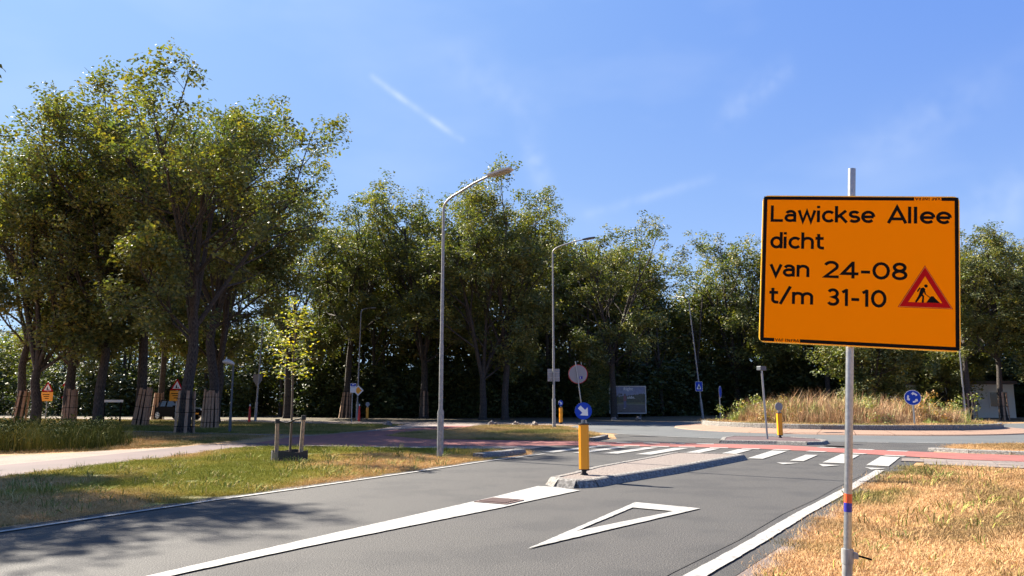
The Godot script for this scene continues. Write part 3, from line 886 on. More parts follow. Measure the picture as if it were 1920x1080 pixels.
func young_tree() -> void:
	var t := thing("young_tree", "young tree with yellowing leaves tied between two stakes", "tree", Vector3(-5.6, 0, -19.24))
	var r := RandomNumberGenerator.new()
	r.seed = 41
	var st := begin()
	tube(st, [Vector3(0, 0, 0), Vector3(.01, 1.2, 0), Vector3(-.02, 2.4, .01), Vector3(.02, 3.4, 0), Vector3(-.02, 4.15, 0)], [.034, .028, .022, .014, .005], 7)
	var tips := []
	for k in 26:
		var y := 1.95 + 2.1 * k / 26.0
		var a := k * 2.4 + r.randf()
		var l := lerpf(0.85, 0.22, (y - 1.95) / 2.15) * r.randf_range(0.7, 1.1)
		var p := Vector3(0, y, 0)
		var q := p + Vector3(cos(a) * l, l * 0.38, sin(a) * l)
		tube(st, [p, p.lerp(q, .5) + Vector3(0, -.03, 0), q], [.009, .006, .003], 4, false)
		for j in 3:
			tips.append(p.lerp(q, 0.45 + 0.27 * j))
	commit("trunk", st, M.stem, t)
	var clump := leaf_clump(300, 8, Vector3(.15, .09, .15), 0.12, [Color(.50, .42, .045), Color(.36, .35, .05), Color(.22, .25, .05), Color(.56, .43, .04)])
	var leaves := begin()
	for p in tips:
		var s := r.randf_range(.7, 1.15)
		leaves.append_from(clump, 0, Transform3D(Basis(Vector3.UP, r.randf() * TAU).scaled(Vector3(s, s, s)), p + Vector3(r.randfn(), r.randfn(), r.randfn()) * .05))
	commit("crown", leaves, M.leaf, t)
	var sk := thing("tree_stakes", "two wooden stakes with black strap holding the young tree", "tree stake", Vector3(-5.6, 0, -19.24))
	for s in [[-0.33, 1.04, -.01], [0.30, 1.13, .02]]:
		st = begin()
		tube(st, [Vector3(s[0] - s[2], 0, 0.05), Vector3(s[0], s[1] * .5, 0.04), Vector3(s[0] + s[2], s[1], 0.04)], [.052, .05, .047], 10)
		commit("stake", st, M.stake, sk)
		st = begin()
		tube(st, [Vector3(s[0] + s[2], s[1] - .10, 0.04), Vector3(s[0] + s[2], s[1] + .012, 0.04)], [.058, .058], 10)
		commit("cap", st, M.rubber, sk)
	st = begin()
	tube(st, [Vector3(-.33, .99, .04), Vector3(-.1, .95, .05), Vector3(0, .98, .04), Vector3(.12, 1.03, .05), Vector3(.31, 1.07, .04)], [.022, .02, .024, .02, .022], 6)
	commit("strap", st, M.rubber, sk)
	var bs := thing("watering_ring", "black plastic watering ring round the foot of the young tree", "tree ring", Vector3(-5.6, 0, -19.24), 0.25)
	st = begin()
	for k in 20:
		var a := TAU * k / 20.0
		var b := TAU * (k + 1) / 20.0
		var ra := 0.44 + 0.015 * sin(k * 2.1)
		var rb := 0.44 + 0.015 * sin((k + 1) * 2.1)
		for q in [[0.0, 0.012], [0.012, 0.0]]:
			pass
		var va := Vector3(cos(a) * ra, 0, sin(a) * ra)
		var vb := Vector3(cos(b) * rb, 0, sin(b) * rb)
		var u := Vector3(0, 0.26 + 0.02 * sin(k * 1.3), 0)
		var u2 := Vector3(0, 0.26 + 0.02 * sin((k + 1) * 1.3), 0)
		quad(st, va, vb, vb + u2, va + u, va)
		quad(st, va * .97, vb * .97, vb * .97 + u2, va * .97 + u, -va)
		quad(st, va + u, vb + u2, vb * .97 + u2, va * .97 + u, Vector3.UP)
	commit("wall", st, M.rubber, bs)
	st = begin()
	tube(st, [Vector3(0, 0.02, 0), Vector3(0, 0.12, 0), Vector3(0, .15, 0)], [.42, .42, .1], 14)
	commit("earth", st, M.litter, bs)

func woodland() -> void:
	# the wood that closes the view: crowns heaped along a line, thinner at the left, with dark undergrowth at its foot
	var r := RandomNumberGenerator.new()
	r.seed = 900
	var n := FastNoiseLite.new()
	n.seed = 12
	n.frequency = 0.07
	var line := lines([-75, -88, -48, -80, -30, -76, -16, -72, -2, -69, 10, -74, 22, -82, 34, -76, 50, -72, 75, -80])
	var xfs := []
	var cols := []
	var bush := []
	var bcols := []
	var trunks := []
	for k in 17000:
		var t := r.randf() * (line.size() - 1)
		var i := int(t)
		var p: Vector2 = Vector2(line[i]).lerp(line[i + 1], t - i)
		p += Vector2(r.randfn() * 1.5, -absf(r.randfn()) * 8.0)
		var top := 16.8 + 4.5 * n.get_noise_2d(p.x * 1.6, p.y) + 2.5 * n.get_noise_2d(p.x * 6, 40.0)
		var thin := 1.0
		if p.x < -20:
			top *= 0.62
			thin = 0.34
		elif p.x > 16:
			top *= 0.78
			thin = 0.8
		if r.randf() > thin:
			continue
		var y := top * pow(r.randf(), 0.75)
		if n.get_noise_3d(p.x * 3.2, y * 3.2, p.y * 2.0) < -0.22:
			continue
		var s := r.randf_range(1.3, 2.3)
		xfs.append(Transform3D(Basis(Vector3(r.randfn() * .3, 1, r.randfn() * .3).normalized(), r.randf() * TAU).scaled(Vector3(s, s * .85, s)), Vector3(p.x, maxf(y, 0.5), p.y)))
		var v := r.randf_range(.65, 1.15)
		cols.append(Color(v * r.randf_range(.85, 1.15), v, v * .9))
	for k in 17000:
		var t := r.randf() * (line.size() - 1)
		var i := int(t)
		var p: Vector2 = Vector2(line[i]).lerp(line[i + 1], t - i) + Vector2(r.randfn(), 2.5 - absf(r.randfn()) * 10.0)
		var top := 4.6 + 2.8 * n.get_noise_2d(p.x * 4, 7.0)
		if p.x < -20 and n.get_noise_2d(p.x * 5, 90.0) < 0.08:
			continue
		var s := r.randf_range(1.0, 2.0)
		bush.append(Transform3D(Basis(Vector3.UP, r.randf() * TAU).scaled(Vector3(s, s, s)), Vector3(p.x, pow(r.randf(), 1.2) * maxf(top, .6) + .2, p.y)))
		var v := r.randf_range(.4, .8)
		bcols.append(Color(v, v, v * .95))
	var st := begin()
	for k in 90:
		var t := r.randf() * (line.size() - 1)
		var i := int(t)
		var p: Vector2 = Vector2(line[i]).lerp(line[i + 1], t - i) + Vector2(r.randfn(), 1.0 - absf(r.randfn()) * 4.0)
		var h := r.randf_range(8, 13)
		var l := Vector3(r.randfn() * .6, h, r.randfn() * .6)
		var b := Vector3(p.x, 0, p.y)
		var rad := r.randf_range(.10, .24)
		tube(st, [b, b + l * .4 + Vector3(r.randfn() * .2, 0, 0), b + l], [rad, rad * .8, rad * .4], 6, false)
		for j in 3:
			var f := b + l * r.randf_range(.3, .8)
			tube(st, [f, f + Vector3(r.randfn() * 2, 2.5, r.randfn() * 2)], [rad * .4, rad * .1], 4, false)
	var wt := commit("woodland_trunks", st, M.bark)
	wt.set_meta("kind", "stuff")
	tag(wt, "dim trunks standing inside the wood behind the junction", "woodland")
	var wl := scatter("woodland", clumps[1], M.leaf, xfs, cols)
	wl.set_meta("kind", "stuff")
	tag(wl, "dense shaded foliage of the wood closing the view", "woodland")
	var ub := scatter("undergrowth", clumps[2], M.leaf, bush, bcols)
	ub.set_meta("kind", "stuff")
	tag(ub, "dark bushy undergrowth along the foot of the wood", "undergrowth")
	# ivy on the trunk before the billboard and bushes to its left
	var iv := begin()
	for k in 130:
		var a := r.randf() * TAU
		var rad := 0.9 + r.randf() * 1.2
		iv.append_from(clumps[k % 7], 0, Transform3D(Basis(Vector3.UP, a).scaled(Vector3.ONE * r.randf_range(.5, .9)), Vector3(7.4 + cos(a) * rad * .7, .3 + r.randf() * 4.4, -65.5 + sin(a) * rad * .6)))
	var ivy := commit("shrub", iv, M.leaf)
	tag(ivy, "tall leafy shrub climbing beside the billboard", "shrub")
	# far tree at the left horizon
	var far := begin()
	for k in 260:
		var q := Vector3(r.randfn(), r.randfn(), r.randfn()).limit_length(1.8)
		far.append_from(clumps[k % 7], 0, Transform3D(Basis(Vector3.UP, r.randf() * TAU).scaled(Vector3.ONE * 4.0), Vector3(-131, 8.5, -200) + q * Vector3(5.0, 4.2, 4.0)))
	var ft := thing("distant_tree", "hazy round tree far off beyond the left edge of the clump", "tree")
	commit("crown", far, M.leaf, ft)
	st = begin()
	tube(st, [Vector3(-131, 0, -200), Vector3(-131, 6, -200)], [.6, .5], 8)
	commit("trunk", st, M.bark, ft)

func blade_tuft(seed: int, n: int, hgt: float, spread: float, w: float, cols: Array, droop := 0.5) -> ArrayMesh:
	var r := RandomNumberGenerator.new()
	r.seed = seed
	var st := begin()
	for k in n:
		var a := r.randf() * TAU
		var p := Vector3(r.randfn(), 0, r.randfn()) * spread
		var h := hgt * r.randf_range(.5, 1.2)
		var lean := Vector3(cos(a), 0, sin(a)) * h * r.randf_range(.1, droop * 2.0)
		var side := Vector3(-sin(a), 0, cos(a)).rotated(Vector3.UP, r.randfn() * .6) * w * 0.5
		var mid := p + lean * .4 + Vector3(0, h * .62, 0)
		var tip := p + lean + Vector3(0, h * lerpf(1.0, .75, droop), 0)
		var c: Color = cols[r.randi() % cols.size()] * r.randf_range(.75, 1.25)
		c.a = 1
		st.set_color(c)
		var nn := lean.normalized() * -.5 + Vector3(0, .8, 0)
		tri(st, p - side, p + side, mid + side * .7, nn)
		tri(st, p - side, mid + side * .7, mid - side * .7, nn)
		tri(st, mid - side * .7, mid + side * .7, tip, nn)
	return st.commit()

func grow(called: String, mesh: Mesh, poly: PackedVector2Array, count: int, near: float, size: Vector2, tints: Array, label: String, seed: int, y := 0.0, patch := 0.10, edge_noise := 0.0, kerbside := false) -> void:
	var r := RandomNumberGenerator.new()
	r.seed = seed
	var n := FastNoiseLite.new()
	n.seed = seed
	n.frequency = patch
	n.fractal_octaves = 3
	var lo := Vector2(1e9, 1e9)
	var hi := -lo
	for p in poly:
		lo = lo.min(p)
		hi = hi.max(p)
	var xfs := []
	var cols := []
	var tries := 0
	while xfs.size() < count and tries < count * 40:
		tries += 1
		var p := Vector2(r.randf_range(lo.x, hi.x), r.randf_range(lo.y, hi.y))
		# fewer tufts the farther they stand, each a little larger
		var d := p.length()
		if r.randf() > pow(near / maxf(d, near), 1.5):
			continue
		if p.y > -1.5 or absf(p.x) > 0.80 * -p.y + 1.5:
			if r.randf() > 0.12:
				continue
		# the edge wanders a hand's breadth in and out
		if not inside(p + Vector2(n.get_noise_2d(p.x * 14, p.y * 14), n.get_noise_2d(p.y * 14, p.x * 14 + 70)) * 0.45, poly):
			continue
		if edge_noise > 0 and n.get_noise_2d(p.x * 3 + 50, p.y * 3) < -edge_noise:
			continue
		var s := r.randf_range(size.x, size.y) * clampf(pow(d / near, .35), 1, 2.0)
		var b := Basis(Vector3.UP, r.randf() * TAU) * Basis(Vector3.RIGHT, r.randfn() * .12)
		xfs.append(Transform3D(b.scaled(Vector3(s, s * r.randf_range(.7, 1.25), s)), Vector3(p.x, y, p.y)))
		var t := clampf(n.get_noise_2d(p.x, p.y) * 1.5 + 0.5 + r.randfn() * .13 + (clampf(1.0 - (Vector2(-2.01, -16.5) - p).dot(Vector2(.885, .466)) / 2.2, -.3, .8) * .55 if kerbside else 0.0), 0, 1) * (tints.size() - 1)
		var i := mini(int(t), tints.size() - 2)
		cols.append(tints[i].lerp(tints[i + 1], t - i) * r.randf_range(.8, 1.2))
	var o := scatter(called, mesh, M.grass, xfs, cols)
	o.set_meta("kind", "stuff")
	tag(o, label, "grass")

func plants() -> void:
	var w := [Color(1, 1, 1)]
	var tuft := blade_tuft(1, 36, 0.029, 0.065, 0.0028, [Color(1, 1, 1), Color(.85, .85, .85), Color(1.15, 1.1, 1.05)], 0.7)
	var dry := [Color(.29, .195, .09), Color(.46, .285, .14), Color(.54, .335, .165), Color(.60, .395, .205), Color(.51, .305, .145), Color(.20, .165, .06)]
	grow("grass", tuft, verge_right, 62000, 4.5, Vector2(.8, 1.5), dry, "parched straw coloured grass of the near right verge", 51, 0.0, 0.22, 0.42)
	grow("grass", tuft, grass_far, 7000, 20.0, Vector2(1.2, 2.0), dry, "parched grass of the verge beyond the slab footpath", 52, 0.0, 0.2)
	var mixed := [Color(.20, .205, .03), Color(.28, .26, .04), Color(.38, .295, .075), Color(.33, .275, .06), Color(.46, .305, .125), Color(.52, .335, .15)]
	grow("grass", tuft, lawn_left, 45000, 11.0, Vector2(.9, 1.6), mixed, "half green half parched grass between the road and the footpath", 53, 0.004, 0.16, 0.45, true)
	var herb := blade_tuft(5, 14, 0.11, 0.05, 0.010, [Color(.12, .15, .04), Color(.18, .19, .05), Color(.34, .26, .12)], 0.8)
	grow("weeds", herb, verge_right, 420, 5.0, Vector2(.7, 1.4), [Color(1, 1, 1), Color(1.4, 1.2, 1)], "scattered low weeds in the parched near verge", 63, 0.0, 0.3)
	grow("weeds", herb, lawn_left, 420, 12.0, Vector2(.8, 1.6), [Color(1, 1, 1), Color(1.2, 1.2, 1)], "scattered low weeds in the left verge", 64, 0.0, 0.3)
	grow("grass", tuft, grass_tip, 12000, 30.0, Vector2(1.6, 2.8), [Color(.16, .16, .05), Color(.36, .26, .11), Color(.48, .32, .15), Color(.30, .23, .09)], "dry grass wedge between the cycle track and the roundabout", 54, 0.02, 0.15)
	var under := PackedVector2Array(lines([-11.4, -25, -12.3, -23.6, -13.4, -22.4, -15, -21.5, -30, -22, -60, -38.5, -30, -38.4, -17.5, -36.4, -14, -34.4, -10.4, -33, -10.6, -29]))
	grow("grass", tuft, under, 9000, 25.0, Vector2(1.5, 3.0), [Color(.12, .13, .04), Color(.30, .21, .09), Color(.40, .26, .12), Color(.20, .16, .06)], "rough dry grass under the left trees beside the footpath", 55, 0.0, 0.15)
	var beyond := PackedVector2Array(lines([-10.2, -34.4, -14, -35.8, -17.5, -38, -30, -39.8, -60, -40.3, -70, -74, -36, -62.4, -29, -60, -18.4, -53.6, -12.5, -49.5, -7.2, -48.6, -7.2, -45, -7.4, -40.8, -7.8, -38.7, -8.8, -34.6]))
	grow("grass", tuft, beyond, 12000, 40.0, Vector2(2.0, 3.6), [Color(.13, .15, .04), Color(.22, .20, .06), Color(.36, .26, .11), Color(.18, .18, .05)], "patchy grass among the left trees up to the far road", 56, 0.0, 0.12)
	# tall weeds at the left
	var weed := blade_tuft(7, 44, 0.68, 0.24, 0.012, [Color(.11, .13, .035), Color(.15, .16, .04), Color(.24, .21, .08), Color(.08, .10, .03)], 0.35)
	weed_bank = PackedVector2Array(lines([-14.0, -22.9, -12.9, -24.0, -14.0, -27.5, -18, -29.5, -30, -30, -34, -24, -24, -20, -15.6, -21.6]))
	grow("weeds", weed, weed_bank, 1300, 25.0, Vector2(.4, 1.2), [Color(.40, .45, .36), Color(.62, .60, .48), Color(1.1, .85, .6)], "tall green weeds on the bank left of the footpath", 57, 0.0, 0.3)
	var wr := RandomNumberGenerator.new()
	wr.seed = 71
	var bank := []
	for k in 1100:
		var p := Vector2(wr.randf_range(-32, -12.5), wr.randf_range(-30, -21))
		if not inside(p, weed_bank):
			continue
		var s := wr.randf_range(.2, .5)
		bank.append(Transform3D(Basis(Vector3.UP, wr.randf() * TAU).scaled(Vector3(s, s * 1.3, s)), Vector3(p.x, .1 + wr.randf() * .75, p.y)))
	var wb := scatter("bank_scrub", clumps[2], M.grass, bank, [Color(.40, .42, .36), Color(.30, .33, .28), Color(.5, .45, .34)])
	wb.set_meta("kind", "stuff")
	tag(wb, "leafy nettles among the tall weeds left of the footpath", "weeds")
	# dry growth on the roundabout
	var dock := blade_tuft(8, 46, 1.0, 0.22, 0.016, [Color(.44, .27, .15), Color(.34, .19, .11), Color(.48, .34, .20), Color(.25, .155, .09), Color(.32, .27, .13)], 0.3)
	var r := RandomNumberGenerator.new()
	r.seed = 61
	var n := FastNoiseLite.new()
	n.seed = 3
	n.frequency = 0.25
	var xfs := []
	var cols := []
	for k in 1250:
		var rad := 6.0 * sqrt(r.randf())
		var a := r.randf() * TAU
		var p := RB + Vector2.from_angle(a) * rad
		var hh := 0.56 - pow(rad / 7.4, 2) * .2
		var tall := clampf(1.0 + n.get_noise_2d(p.x * 1.5, p.y) * 1.3 - (p.x - RB.x) * .035, .35, 1.8) * lerpf(1.1, .7, pow(rad / 6.0, 4)) * r.randf_range(.3, 1.15) * .92
		xfs.append(Transform3D(Basis(Vector3.UP, r.randf() * TAU) * Basis(Vector3.RIGHT, r.randfn() * .12) * Basis.from_scale(Vector3(tall, tall, tall)), Vector3(p.x, hh - .05, p.y)))
		var g := n.get_noise_2d(p.x + 40, p.y)
		var v := r.randf_range(.75, 1.25)
		cols.append(Color(.75, 1.35, .7) * v if g > 0.28 else Color(1, 1, 1) * v)
	var o := scatter("dry_weeds", dock, M.stalk, xfs, cols)
	o.set_meta("kind", "stuff")
	tag(o, "tall reddish brown dead weeds on the roundabout island", "weeds")
	var sh := []
	for k in 260:
		var c: Vector2 = RB + lines([-4.5, 3.2, -1.0, 4.6, 2.6, 4.4, 5.0, 2.0, 0.5, 2.0, -3.0, 0.5, 4.0, -1.0, -5.4, .4])[k % 8]
		c += Vector2(r.randfn(), r.randfn()) * .7
		var s := r.randf_range(.25, .6)
		sh.append(Transform3D(Basis(Vector3.UP, r.randf() * TAU).scaled(Vector3.ONE * s), Vector3(c.x, .45 + r.randf() * (.5 + .45 * (k % 3)), c.y)))
	var so := scatter("low_scrub", clumps[4], M.leaf, sh, [Color(1.2, .8, .8), Color(1, 1, 1), Color(1.7, .9, .9), Color(.9, 1, .8)])
	so.set_meta("kind", "stuff")
	tag(so, "low green and rusty scrub among the dead weeds of the roundabout", "scrub")
	var rim := PackedVector2Array(arc(RB, 7.25, 0, TAU * .995, 40))
	grow("grass", tuft, rim, 5000, 60.0, Vector2(2.5, 4.0), [Color(.36, .25, .12), Color(.46, .30, .15), Color(.24, .22, .08)], "short dry grass edging the roundabout island", 58, 0.37, 0.2)

# ------------------------------------------------------------------ street furniture
func text_mesh(parent: Node, called: String, words: String, m: Material, left: float, baseline: float, width: float, cap: float, z: float, flip := false) -> void:
	var f := SystemFont.new()
	f.font_names = PackedStringArray(["Droid Sans"])
	f.font_weight = 700
	var t := TextMesh.new()
	t.text = words
	t.font = f
	t.font_size = 64
	t.pixel_size = 0.01
	t.depth = 0.02
	t.horizontal_alignment = HORIZONTAL_ALIGNMENT_LEFT
	t.vertical_alignment = VERTICAL_ALIGNMENT_BOTTOM
	var bb := t.get_aabb()
	# capital letters are 0.714 of the font size
	var s := Vector3(width / maxf(bb.size.x, .001), cap / (0.64 * 0.714), 0.06)
	var lowest := 0.0
	# the lowest point of a line without descenders is its baseline
	lowest = bb.position.y
	var xf := Transform3D(Basis.from_scale(s), Vector3(left - bb.position.x * s.x, baseline - lowest * s.y, z))
	if flip:
		xf = Transform3D(Basis(Vector3.BACK, PI), Vector3(left * 2 + width, baseline * 2 + cap, 0)) * xf
	put(called, t, m, parent, xf)

# road sign lettering: every letter is drawn with strokes of even weight; height 1 is a capital letter
func oval(cx: float, cy: float, rx: float, ry: float, a0: float, a1: float) -> Array:
	var p := []
	for k in 17:
		var a := deg_to_rad(lerpf(a0, a1, k / 16.0))
		p.append(Vector2(cx + cos(a) * rx, cy + sin(a) * ry))
	return p

func glyph(c: String) -> Array:
	match c:
		"L": return [.60, lines([.07, 1, .07, .07, .54, .07])]
		"a": return [.58, oval(.27, .47, .18, .18, 160, 0) + lines([.45, .47, .45, 0]), lines([.45, .41, .26, .41]) + oval(.24, .24, .17, .17, 95, 265) + lines([.28, .07, .45, .12])]
		"w": return [.80, lines([.05, .72, .22, .03, .39, .66, .56, .03, .73, .72])]
		"i": return [.22, lines([.08, .72, .08, 0]), lines([.08, 1, .08, .85])]
		"c": return [.55, oval(.30, .36, .23, .29, 42, 318)]
		"k": return [.56, lines([.07, 1, .07, 0]), lines([.47, .72, .12, .32]), lines([.22, .42, .50, 0])]
		"s": return [.52, oval(.26, .505, .17, .145, 25, 270) + oval(.26, .215, .18, .145, 90, -155)]
		"e": return [.60, lines([.10, .36, .53, .36]), oval(.31, .36, .23, .29, 0, 318)]
		"A": return [.76, lines([.04, 0, .37, .96, .70, 0]), lines([.16, .26, .58, .26])]
		"l": return [.22, lines([.08, 1, .08, 0])]
		"d": return [.58, lines([.49, 1, .49, 0]), oval(.29, .36, .21, .29, 0, 360)]
		"h": return [.58, lines([.07, 1, .07, 0]), oval(.28, .44, .205, .21, 170, 0) + lines([.485, .44, .485, 0])]
		"n": return [.58, lines([.07, .72, .07, 0]), oval(.28, .44, .205, .21, 170, 0) + lines([.485, .44, .485, 0])]
		"m": return [.86, lines([.07, .72, .07, 0]), oval(.25, .46, .175, .19, 170, 0) + lines([.425, .46, .425, 0]), oval(.605, .46, .175, .19, 170, 0) + lines([.78, .46, .78, 0])]
		"t": return [.44, lines([.17, .92, .17, .24]) + oval(.32, .22, .15, .15, 190, 270) + lines([.40, .07]), lines([.03, .65, .38, .65])]
		"v": return [.56, lines([.05, .72, .27, .03, .49, .72])]
		"/": return [.48, lines([.03, -.03, .42, 1.04])]
		"2": return [.64, oval(.30, .70, .22, .23, 165, -35) + lines([.08, .07, .58, .07])]
		"4": return [.70, lines([.46, .94, .08, .28, .66, .28]), lines([.46, 1, .46, 0])]
		"-": return [.44, lines([.05, .40, .38, .40])]
		"0": return [.70, oval(.34, .5, .26, .43, 0, 360)]
		"8": return [.62, oval(.30, .725, .19, .205, 0, 360), oval(.30, .285, .22, .215, 0, 360)]
		"3": return [.58, oval(.26, .715, .19, .215, 155, -90) + oval(.26, .285, .21, .215, 90, -155)]
		"1": return [.42, lines([.26, 1, .26, 0]), lines([.30, .95, .08, .80])]
	return [.4]

func write(parent: Node, words: String, left: float, baseline: float, width: float, cap: float, z: float) -> void:
	var total := -.08
	for c in words:
		total += glyph(c)[0]
	var sx := width / total
	var x := left
	var half := cap * .086
	var st := begin()
	var level := 0
	for c in words:
		var g := glyph(c)
		for k in range(1, g.size()):
			level += 1
			var pts := []
			for q in g[k]:
				var v := Vector2(x + q.x * sx, baseline + q.y * cap)
				if pts.is_empty() or (pts[pts.size() - 1] - v).length() > .0006:
					pts.append(v)
			var closed: bool = (pts[0] - pts[pts.size() - 1]).length() < .002
			var zz := z + .00006 * (level % 5)
			var l := []
			var r := []
			for i in pts.size():
				var before: Vector2 = pts[i - 1] if i > 0 else (pts[pts.size() - 2] if closed else pts[0])
				var after: Vector2 = pts[i + 1] if i < pts.size() - 1 else (pts[1] if closed else pts[i])
				var d0: Vector2 = (pts[i] - before).normalized() if before != pts[i] else (after - pts[i]).normalized()
				var d1: Vector2 = (after - pts[i]).normalized() if after != pts[i] else d0
				var n0 := Vector2(-d0.y, d0.x)
				var m := (n0 + Vector2(-d1.y, d1.x)).normalized()
				var off := m * half / maxf(m.dot(n0), .42)
				l.append(pts[i] + off)
				r.append(pts[i] - off)
			for i in pts.size() - 1:
				quad(st, Vector3(l[i].x, l[i].y, zz), Vector3(l[i + 1].x, l[i + 1].y, zz), Vector3(r[i + 1].x, r[i + 1].y, zz), Vector3(r[i].x, r[i].y, zz), Vector3.BACK)
		x += g[0] * sx
	commit("lettering", st, M.black, parent)

func notice_board() -> void:
	var holder := Vector3(2.2574, 2.3441, -4.8044)
	var turn := Basis(Vector3.UP, deg_to_rad(-13.88)) * Basis(Vector3.BACK, deg_to_rad(-4.2))
	var foot := holder + turn * Vector3(-0.033, -2.35, -0.05)
	# the pole in its ground sleeve
	var pole := thing("sign_pole", "leaning galvanised pole with orange and blue tape carrying the notice board", "pole", foot)
	pole.basis = turn
	pole.position = foot
	var st := begin()
	rod(st, Vector3(0, .45, 0), Vector3(0, 3.05, 0), 0.0242, 20)
	commit("tube", st, M.galv, pole)
	st = begin()
	tube(st, [Vector3(0, -.08, 0), Vector3(0, .50, 0)], [.031, .031], 20)
	commit("sleeve", st, M.post_grey, pole)
	for q in [[.26, .40, M.tape_red], [.05, .15, M.tape_red]]:
		st = begin()
		tube(st, [Vector3(0, q[0], 0), Vector3(0, q[1], 0)], [.0316, .0316], 20)
		commit("tape", st, q[2], pole)
	st = begin()
	tube(st, [Vector3(0, .49, 0), Vector3(0, .50, 0), Vector3(0, .575, 0), Vector3(0, .58, 0)], [.034, .037, .037, .033], 20)
	box(st, Transform3D(Basis.IDENTITY, Vector3(.045, .545, .01)), Vector3(.03, .035, .03), .004)
	var clamp := commit("clamp", st, M.post_grey, pole)
	st = begin()
	rod(st, Vector3(.05, .548, .012), Vector3(.135, .535, .03), .006, 8)
	commit("bolt", st, M.black, clamp)
	for q in [[.862, .918, M.tape_red], [.806, .862, M.tape_blue]]:
		st = begin()
		tube(st, [Vector3(0, q[0], 0), Vector3(0, q[1], 0)], [.0247, .0247], 20, false)
		commit("tape", st, q[2], pole)
	# the board
	var b := thing("notice_board", "orange road closure notice board with black lettering and red roadworks triangle", "sign board")
	b.position = holder
	b.basis = turn
	st = begin()
	prism(st, Transform3D.IDENTITY, rounded(1.2, 1.0, .035), -0.024, -0.002)
	commit("panel", st, M.orange_edge, b)
	st = begin()
	prism(st, Transform3D.IDENTITY, rounded(1.188, .988, .03), -0.0019, 0.0)
	commit("face", st, M.orange, b)
	# black border with gaps for the maker's name
	var x := 0.571
	var y := 0.470
	var t := 0.022
	st = begin()
	for q in [[-x, -.50 * 2 * .5, 0, 0]]:
		pass
	var segs := [[-x - t, -y - t, -x, y + t], [x, -y - t, x + t, y + t], [-x, y, .335, y + t], [.495, y, x, y + t], [-x, -y - t, -.505, -y], [-.345, -y - t, x, -y]]
	for q in segs:
		box(st, Transform3D(Basis.IDENTITY, Vector3((q[0] + q[2]) * .5, (q[1] + q[3]) * .5, .0008)), Vector3(q[2] - q[0], q[3] - q[1], .0012))
	commit("border", st, M.black, b)
	text_mesh(b, "lettering", "VAF INFRA", M.black, -.500, -y - t + .003, .150, .017, .0003)
	text_mesh(b, "lettering", "VAF INFRA", M.black, .340, y + .003, .150, .017, .0003, true)
	write(b, "Lawickse", -0.548, 0.318, 0.64, .112, .0006)
	write(b, "Allee", .176, .318, .366, .112, .0006)
	write(b, "dicht", -0.548, 0.135, 0.335, .112, .0006)
	write(b, "van", -0.545, -0.055, 0.243, .112, .0006)
	write(b, "24-08", -0.21, -0.055, 0.5, .112, .0006)
	write(b, "t/m", -0.548, -0.238, 0.27, .112, .0006)
	write(b, "31-10", -0.185, -0.238, 0.352, .112, .0006)
	# roadworks triangle
	var tr := Node3D.new()
	tr.name = "warning_triangle"
	b.add_child(tr)
	tr.position = Vector3(.398, -.232, 0)
	var T := func(c: float) -> PackedVector2Array: return PackedVector2Array([Vector2(-.160 + c, .0 + c * .58), Vector2(.160 - c, .0 + c * .58), Vector2(0, .277 - c * 1.15)])
	st = begin()
	prism(st, Transform3D.IDENTITY, T.call(0.0), 0.0, .0010)
	commit("edge", st, M.sign_red, tr)
	st = begin()
	prism(st, Transform3D.IDENTITY, T.call(.006), .0010, .0016)
	commit("line", st, M.sign_yellow, tr)
	st = begin()
	prism(st, Transform3D.IDENTITY, T.call(.010), .0016, .0022)
	commit("red_band", st, M.sign_red, tr)
	st = begin()
	prism(st, Transform3D.IDENTITY, T.call(.062), .0022, .0028)
	commit("field", st, M.orange, tr)
	st = begin()
	var Z := Transform3D(Basis.IDENTITY, Vector3(-.002, .036, .0028))
	for pl in [[-.058, 0, -.046, 0, -.020, .040, -.018, .060, -.030, .058], [-.018, 0, -.006, 0, -.004, .040, -.018, .062, -.028, .052, -.014, .036], [-.034, .052, -.012, .052, .004, .086, -.008, .098, -.024, .090], [-.024, .092, -.040, .066, -.046, .070, -.032, .097], [.000, .084, .006, .058, .000, .054, -.010, .080], [.000, .060, .030, .036, .028, .032, -.002, .055], [.008, 0, .088, 0, .062, .026, .050, .042, .036, .042]]:
		var p := PackedVector2Array()
		for k in range(0, pl.size(), 2):
			p.append(Vector2(pl[k], pl[k + 1]))
		prism(st, Z, p, 0, .0008)
	var hd := PackedVector2Array()
	for q in disc_poly(.0105, 14):
		hd.append(q + Vector2(.007, .107))
	prism(st, Z, hd, 0, .0008)
	commit("worker_symbol", st, M.black, tr)

